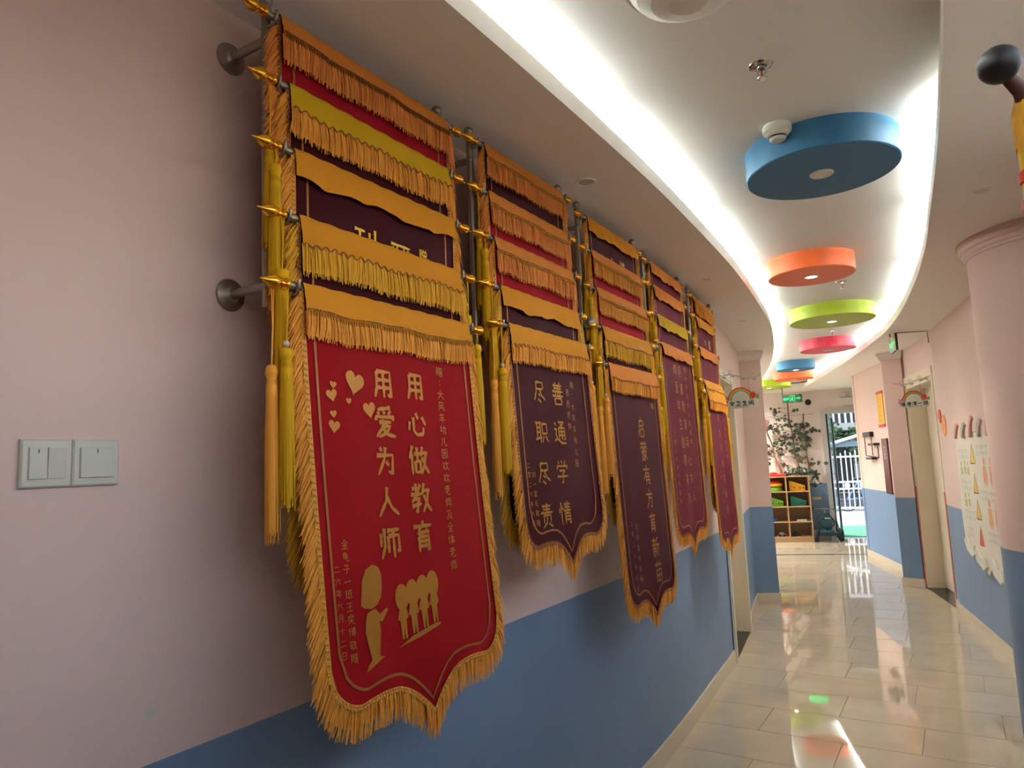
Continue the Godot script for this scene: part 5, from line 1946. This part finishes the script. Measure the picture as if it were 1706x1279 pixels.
	climbing_plant("tall climbing plant in the middle of the far wall reaching the exit sign", -0.39, 2.46, top_y, 0.10, 34, 0.22)
	climbing_plant("climbing plant with brown tip near the glass door", -0.14, 2.24, top_y, 0.02, 22, 0.25)
	climbing_plant("climbing plant leaning left beside the left pillar", -0.80, 2.12, top_y, 0.22, 24, 0.2)
	var wires := far_thing("plant_wires", "thin horizontal wires holding the climbing plants", "wire", Vector3(-0.4, 1.7, 0.06))
	for y in [-0.0, 0.18, 0.52]:
		var g := G.new()
		g.tube([Vector3(-0.55, y - 0.01, 0), Vector3(0.45, y + 0.01, 0)], 0.004, 5)
		part("wire", g, M.grey_print, wires)
	var nt := far_thing("wall_board", "small name board half hidden by the left pillar", "board", Vector3(-0.86, 2.08, 0.02))
	var ng := G.new()
	ng.box(Vector3(0, 0, 0.005), Vector3(0.2, 0.14, 0.01))
	part("board", ng, M.sign_white, nt)
	var ng2 := G.new()
	ng2.outline(blob(0.03, 0.08, 0.1, 0.045, -0.3, 12), func(q: Vector2): return Vector3(q.x, q.y, 0.012))
	part("arch", ng2, M.sign_red_soft, nt)
	var ng3 := G.new()
	for k in 3:
		ink(ng3, "儿园班"[k], -0.05 + 0.055 * k, -0.01, 0.05, func(q: Vector2): return Vector3(q.x, q.y, 0.0112), 0.07)
	part("lettering", ng3, M.sign_ink, nt)
	# camera dome, emergency lamp, exit sign
	var cd := far_thing("security_camera", "black round camera on the far wall beside the exit sign", "camera", Vector3(-0.03, 2.44, 0.0))
	var cg := G.new()
	cg.lathe([[0.04, 0.0], [0.045, 0.012], [0.03, 0.03], [0.018, 0.06]], 14, Transform3D(Basis(Vector3.RIGHT, PI / 2), Vector3.ZERO))
	part("mount", cg, M.black_metal, cd)
	var cg2 := G.new()
	cg2.ball(Vector3(0, 0, 0.1), Vector3(0.055, 0.055, 0.055), 8, 12)
	part("ball", cg2, M.black_plastic, cd)
	var em := far_thing("emergency_lamp", "white emergency lamp box with two heads above the glass door", "lamp", Vector3(0.64, 2.42, 0.0))
	var eg := G.new()
	eg.slab(Vector3(0, 0, 0.03), Vector3(0.26, 0.14, 0.06), 0.008)
	part("box", eg, M.white, em)
	for x in [-0.07, 0.07]:
		var hg := G.new()
		hg.lathe([[0.0, -0.02], [0.03, -0.02], [0.045, 0.03], [0.04, 0.035], [0.0, 0.03]], 14, Transform3D(Basis(Vector3.RIGHT, PI / 2.4), Vector3(x, 0.11, 0.04)))
		part("lamp_head", hg, M.white, em)
	var ex := thing("exit_sign", "glowing green exit sign hanging before the far wall", "exit sign", Transform3D(Basis(Vector3.UP, 0.15), Vector3(-2.32, 2.47, -12.85)))
	exit_sign_parts(ex, 0.32, 0.14)
	var el := AreaLight3D.new()
	el.name = "exit_light"
	el.area_size = Vector2(0.3, 0.12)
	el.light_color = Color(0.1, 0.9, 0.45)
	el.light_energy = 0.01
	el.shadow_enabled = true
	el.transform = Transform3D(Basis(Vector3.UP, PI), Vector3(0, 0, 0.016))
	ex.add_child(el)
	# little label on the blue dado
	var lb := far_thing("wall_label", "pale label on the blue dado between shelf and glass door", "label", Vector3(-0.02, 0.72, 0.0))
	var lg := G.new()
	lg.box(Vector3(0, 0, 0.004), Vector3(0.15, 0.045, 0.008))
	part("card", lg, M.sign_yellow_soft, lb)
	tricycle()


func tricycle() -> void:
	var o := thing("pedal_cart", "dark teal toy cart with black wheels in front of the glass door", "toy cart", Transform3D(Basis(Vector3.UP, 0.25), Vector3(-2.03, 0, -13.42)))
	for x in [-0.2, 0.2]:
		var g := G.new()
		var t := Transform3D(Basis(Vector3.BACK, PI / 2), Vector3(x, 0.115, 0.0))
		g.lathe([[0.02, -0.04], [0.085, -0.04], [0.11, -0.032], [0.115, 0.0], [0.11, 0.032], [0.085, 0.04], [0.02, 0.04]], 22, t)
		var wh := part("wheel", g, M.rubber, o)
		var h := G.new()
		h.lathe([[0.0, -0.045], [0.05, -0.044], [0.05, 0.044], [0.0, 0.045]], 16, t)
		part("hub", h, M.trike_teal, wh)
	var a := G.new()
	a.tube([Vector3(-0.2, 0.115, 0), Vector3(0.2, 0.115, 0)], 0.016, 8)
	a.box(Vector3(0, 0.13, -0.02), Vector3(0.30, 0.05, 0.2))
	part("axle_frame", a, M.trike_teal, o)
	var s := G.new()
	s.solid(poly([-0.08, 0.0, 0.08, 0.0, 0.12, 0.16, 0.105, 0.26, 0.06, 0.31, -0.06, 0.31, -0.105, 0.26, -0.12, 0.16]), 0.05, Transform3D(Basis(Vector3.RIGHT, -0.15), Vector3(-0.03, 0.17, -0.02)))
	part("seat_back", s, M.trike_teal, o)
	var st := G.new()
	st.slab(Vector3(-0.03, 0.18, 0.06), Vector3(0.22, 0.04, 0.2), 0.01)
	part("seat", st, M.trike_teal, o)
	var rim := []
	for k in 21:
		var q := TAU * k / 20.0
		rim.append(Vector3(-0.02 + cos(q) * 0.115, 0.34 + sin(q) * 0.10, 0.13 + sin(q) * 0.02))
	var w := G.new()
	w.tube(rim, 0.013, 7)
	w.tube([Vector3(-0.02, 0.25, 0.11), Vector3(-0.02, 0.12, 0.04)], 0.014, 7)
	part("steering_wheel", w, M.rubber, o)
	var m := G.new()
	m.box(Vector3(0.0, 0.41, 0.13), Vector3(0.10, 0.018, 0.02))
	part("white_badge", m, M.sign_white, o)
	var hb := G.new()
	hb.tube([Vector3(-0.25, 0.56, -0.1), Vector3(0.14, 0.545, -0.1), Vector3(0.17, 0.3, -0.1), Vector3(0.19, 0.13, -0.06)], 0.011, 7)
	hb.tube([Vector3(-0.02, 0.555, -0.1), Vector3(-0.02, 0.44, -0.08)], 0.009, 6)
	part("push_bar", hb, M.grey_print, o)
	var gp := G.new()
	gp.tube([Vector3(-0.27, 0.56, -0.1), Vector3(-0.19, 0.557, -0.1)], 0.018, 8)
	part("grip", gp, M.rubber, o)


func build_outside() -> void:
	var gr := structure("ground_outside")
	var g := G.new()
	g.box(Vector3(-3.0, -0.09, -17.5), Vector3(30.0, 0.1, 6.4))
	part("paving", g, M.concrete, gr)
	var rd := G.new()
	rd.box(Vector3(-3.0, -0.09, -27.0), Vector3(40.0, 0.1, 12.6))
	part("road", rd, M.asphalt, gr)
	var t := FAR * Transform3D(Basis.IDENTITY, Vector3(0.9, 0, -1.35))
	var m := thing("entrance_mat", "mint green mat on the ground outside the glass door", "mat", t)
	var mg := G.new()
	mg.box(Vector3(0, -0.02, 0), Vector3(3.2, 0.045, 2.2))
	part("mat", mg, M.turf_mat, m)
	# step under the door
	var sp := structure("trim_2")
	var sg := G.new()
	sg.box(FAR * Vector3(0.9, -0.04, -0.16), Vector3(1.6, 0.07, 0.34), FAR.basis)
	part("door_sill", sg, M.aluminium, sp)
	# white gate with bars, each bar its own part
	var gt := Transform3D(Basis(Vector3.UP, 0.2915), Vector3(-2.7, 0, -19.6))
	var gate := thing("yard_gate", "white barred yard gate with a rosette band outside the door", "gate", gt)
	for y in [0.12, 0.60, 0.77, 1.40]:
		var rg := G.new()
		rg.box(Vector3(1.0, y, 0), Vector3(3.4, 0.045, 0.045))
		part("rail", rg, M.gate_white, gate)
	for k in 29:
		var x := -0.62 + 0.115 * k
		var bg := G.new()
		var tall := 1.50 if k % 2 == 0 else 1.44
		bg.box(Vector3(x, tall * 0.5 + 0.04, 0), Vector3(0.026, tall - 0.08, 0.026))
		bg.lathe([[0.016, 0.0], [0.02, 0.02], [0.0, 0.07]], 8, Transform3D(Basis.IDENTITY, Vector3(x, tall, 0)))
		part("bar", bg, M.gate_white, gate)
	for k in 9:
		var x := -0.45 + 0.36 * k
		var bg := G.new()
		bg.lathe([[0.0, -0.02], [0.045, -0.02], [0.07, 0.0], [0.045, 0.02], [0.0, 0.025]], 12, Transform3D(Basis(Vector3.RIGHT, PI / 2), Vector3(x, 0.685, 0.03)))
		part("rosette", bg, M.gate_white, gate)
	# bicycles leaning behind the gate
	for q in [[-2.15, -20.3, "bike_blue", "pale blue bicycle parked behind the white gate"], [-1.35, -21.2, "bike_pink", "pinkish bicycle parked behind the white gate, further right"]]:
		var bk := thing("bicycle", q[3], "bicycle", Transform3D(Basis(Vector3.UP, 0.5), Vector3(q[0], 0, q[1])))
		for x in [-0.42, 0.42]:
			var ring := []
			for k in 25:
				ring.append(Vector3(x + cos(TAU * k / 24) * 0.28, 0.30 + sin(TAU * k / 24) * 0.28, 0))
			var wg := G.new()
			wg.tube(ring, 0.018, 6)
			for k in 8:
				wg.tube([Vector3(x, 0.3, 0), Vector3(x + cos(TAU * k / 8) * 0.27, 0.3 + sin(TAU * k / 8) * 0.27, 0)], 0.004, 4)
			part("wheel", wg, M.rubber, bk)
		var fg := G.new()
		for seg in [[-0.42, 0.3, 0.0, 0.34], [0.0, 0.34, 0.32, 0.72], [-0.12, 0.74, 0.32, 0.72], [-0.12, 0.80, 0.0, 0.34], [-0.42, 0.3, -0.12, 0.74], [0.32, 0.9, 0.42, 0.3]]:
			fg.tube([Vector3(seg[0], seg[1], 0), Vector3(seg[2], seg[3], 0)], 0.02, 6)
		part("frame", fg, M[q[2]], bk)
		var hg := G.new()
		hg.tube([Vector3(0.24, 0.95, -0.22), Vector3(0.33, 0.93, 0), Vector3(0.24, 0.95, 0.22)], 0.012, 6)
		hg.ball(Vector3(-0.13, 0.82, 0), Vector3(0.12, 0.035, 0.07), 6, 10)
		part("handlebar_and_saddle", hg, M.rubber, bk)
	# house across the yard with a white balcony
	var house := thing("house", "pale house across the yard with a white balcony railing", "building", Transform3D(Basis(Vector3.UP, 0.29), Vector3(-3.3, 0, -29.0)))
	var hw := G.new()
	hw.box(Vector3(1.0, 1.1, -1.0), Vector3(16.0, 2.2, 0.3))
	hw.box(Vector3(1.0, 6.0, -1.0), Vector3(16.0, 5.4, 0.3))
	hw.box(Vector3(1.0, 2.75, -1.0), Vector3(16.0, 1.2, 0.3))
	part("wall", hw, M.house_dark, house)
	var sl := G.new()
	sl.box(Vector3(1.0, 2.42, 0.0), Vector3(16.0, 0.26, 2.0))
	part("balcony_slab", sl, M.house_white, house)
	for k in 40:
		var bg := G.new()
		bg.box(Vector3(-3.5 + 0.2 * k, 3.0, 0.95), Vector3(0.07, 0.9, 0.07))
		part("baluster", bg, M.gate_white, house)
	var hr := G.new()
	hr.box(Vector3(1.0, 3.5, 0.95), Vector3(16.0, 0.1, 0.12))
	part("handrail", hr, M.gate_white, house)
	for k in 5:
		var wg := G.new()
		wg.box(Vector3(-3.0 + 1.8 * k, 1.1, -0.83), Vector3(0.9, 1.6, 0.04))
		part("window", wg, M.house_white, house)
	# awning beam and white parasol
	var aw := thing("awning", "grey blue awning with a slanting white beam behind the gate", "awning", Transform3D(Basis(Vector3.UP, 0.29), Vector3(-2.9, 1.75, -24.0)))
	var ag := G.new()
	ag.box(Vector3(0.5, 0.0, 0), Vector3(3.2, 0.16, 1.2))
	part("sheet", ag, M.awning, aw)
	var ab := G.new()
	ab.tube([Vector3(-0.6, 0.0, 0.65), Vector3(1.6, 0.62, 0.65)], 0.05, 8)
	part("beam", ab, M.gate_white, aw)
	for x in [-1.0, 2.0]:
		var pg := G.new()
		pg.tube([Vector3(x, -1.75, 0.5), Vector3(x, 0.0, 0.5)], 0.04, 8)
		part("post", pg, M.gate_white, aw)
	var pa := thing("parasol", "small white parasol standing behind the gate", "parasol", Transform3D(Basis.IDENTITY, Vector3(-1.72, 0, -21.4)))
	var p1 := G.new()
	p1.lathe([[0.34, 1.62], [0.30, 1.72], [0.18, 1.84], [0.0, 1.92]], 16)
	part("canopy", p1, M.gate_white, pa)
	var p2 := G.new()
	p2.tube([Vector3.ZERO, Vector3(0, 1.9, 0)], 0.02, 7)
	part("pole", p2, M.aluminium, pa)
	# trees
	for q in [[-4.1, -25.4, 3.2, "leafy green tree on the left behind the gate"], [-2.2, -26.2, 2.9, "leafy green tree in the middle behind the gate"], [0.2, -26.2, 3.4, "leafy green tree on the right behind the gate"], [-6.1, -25.0, 3.4, "leafy green tree far left of the gate"]]:
		var tr := thing("tree", q[3], "tree", Transform3D(Basis.IDENTITY, Vector3(q[0], 0, q[1])), "trees behind the yard gate")
		var tg := G.new()
		tg.tube([Vector3.ZERO, Vector3(0.05, 1.0, 0), Vector3(0.0, q[2] * 0.7, 0.05)], 0.11, 9, 0.06)
		part("trunk", tg, M.tree_trunk, tr)
		var lg := G.new()
		for k in 900:
			var d := Vector3(rng.randfn(), rng.randfn() * 0.7, rng.randfn()).limit_length(2.0) * 0.48
			star_leaf(lg, Vector3(0, q[2] * 0.62, 0) + d, rng.randf_range(0.06, 0.11), rng.randf() * TAU, rng.randf_range(-1.4, 1.0))
		part("crown", lg, M.tree_leaf, tr, true)
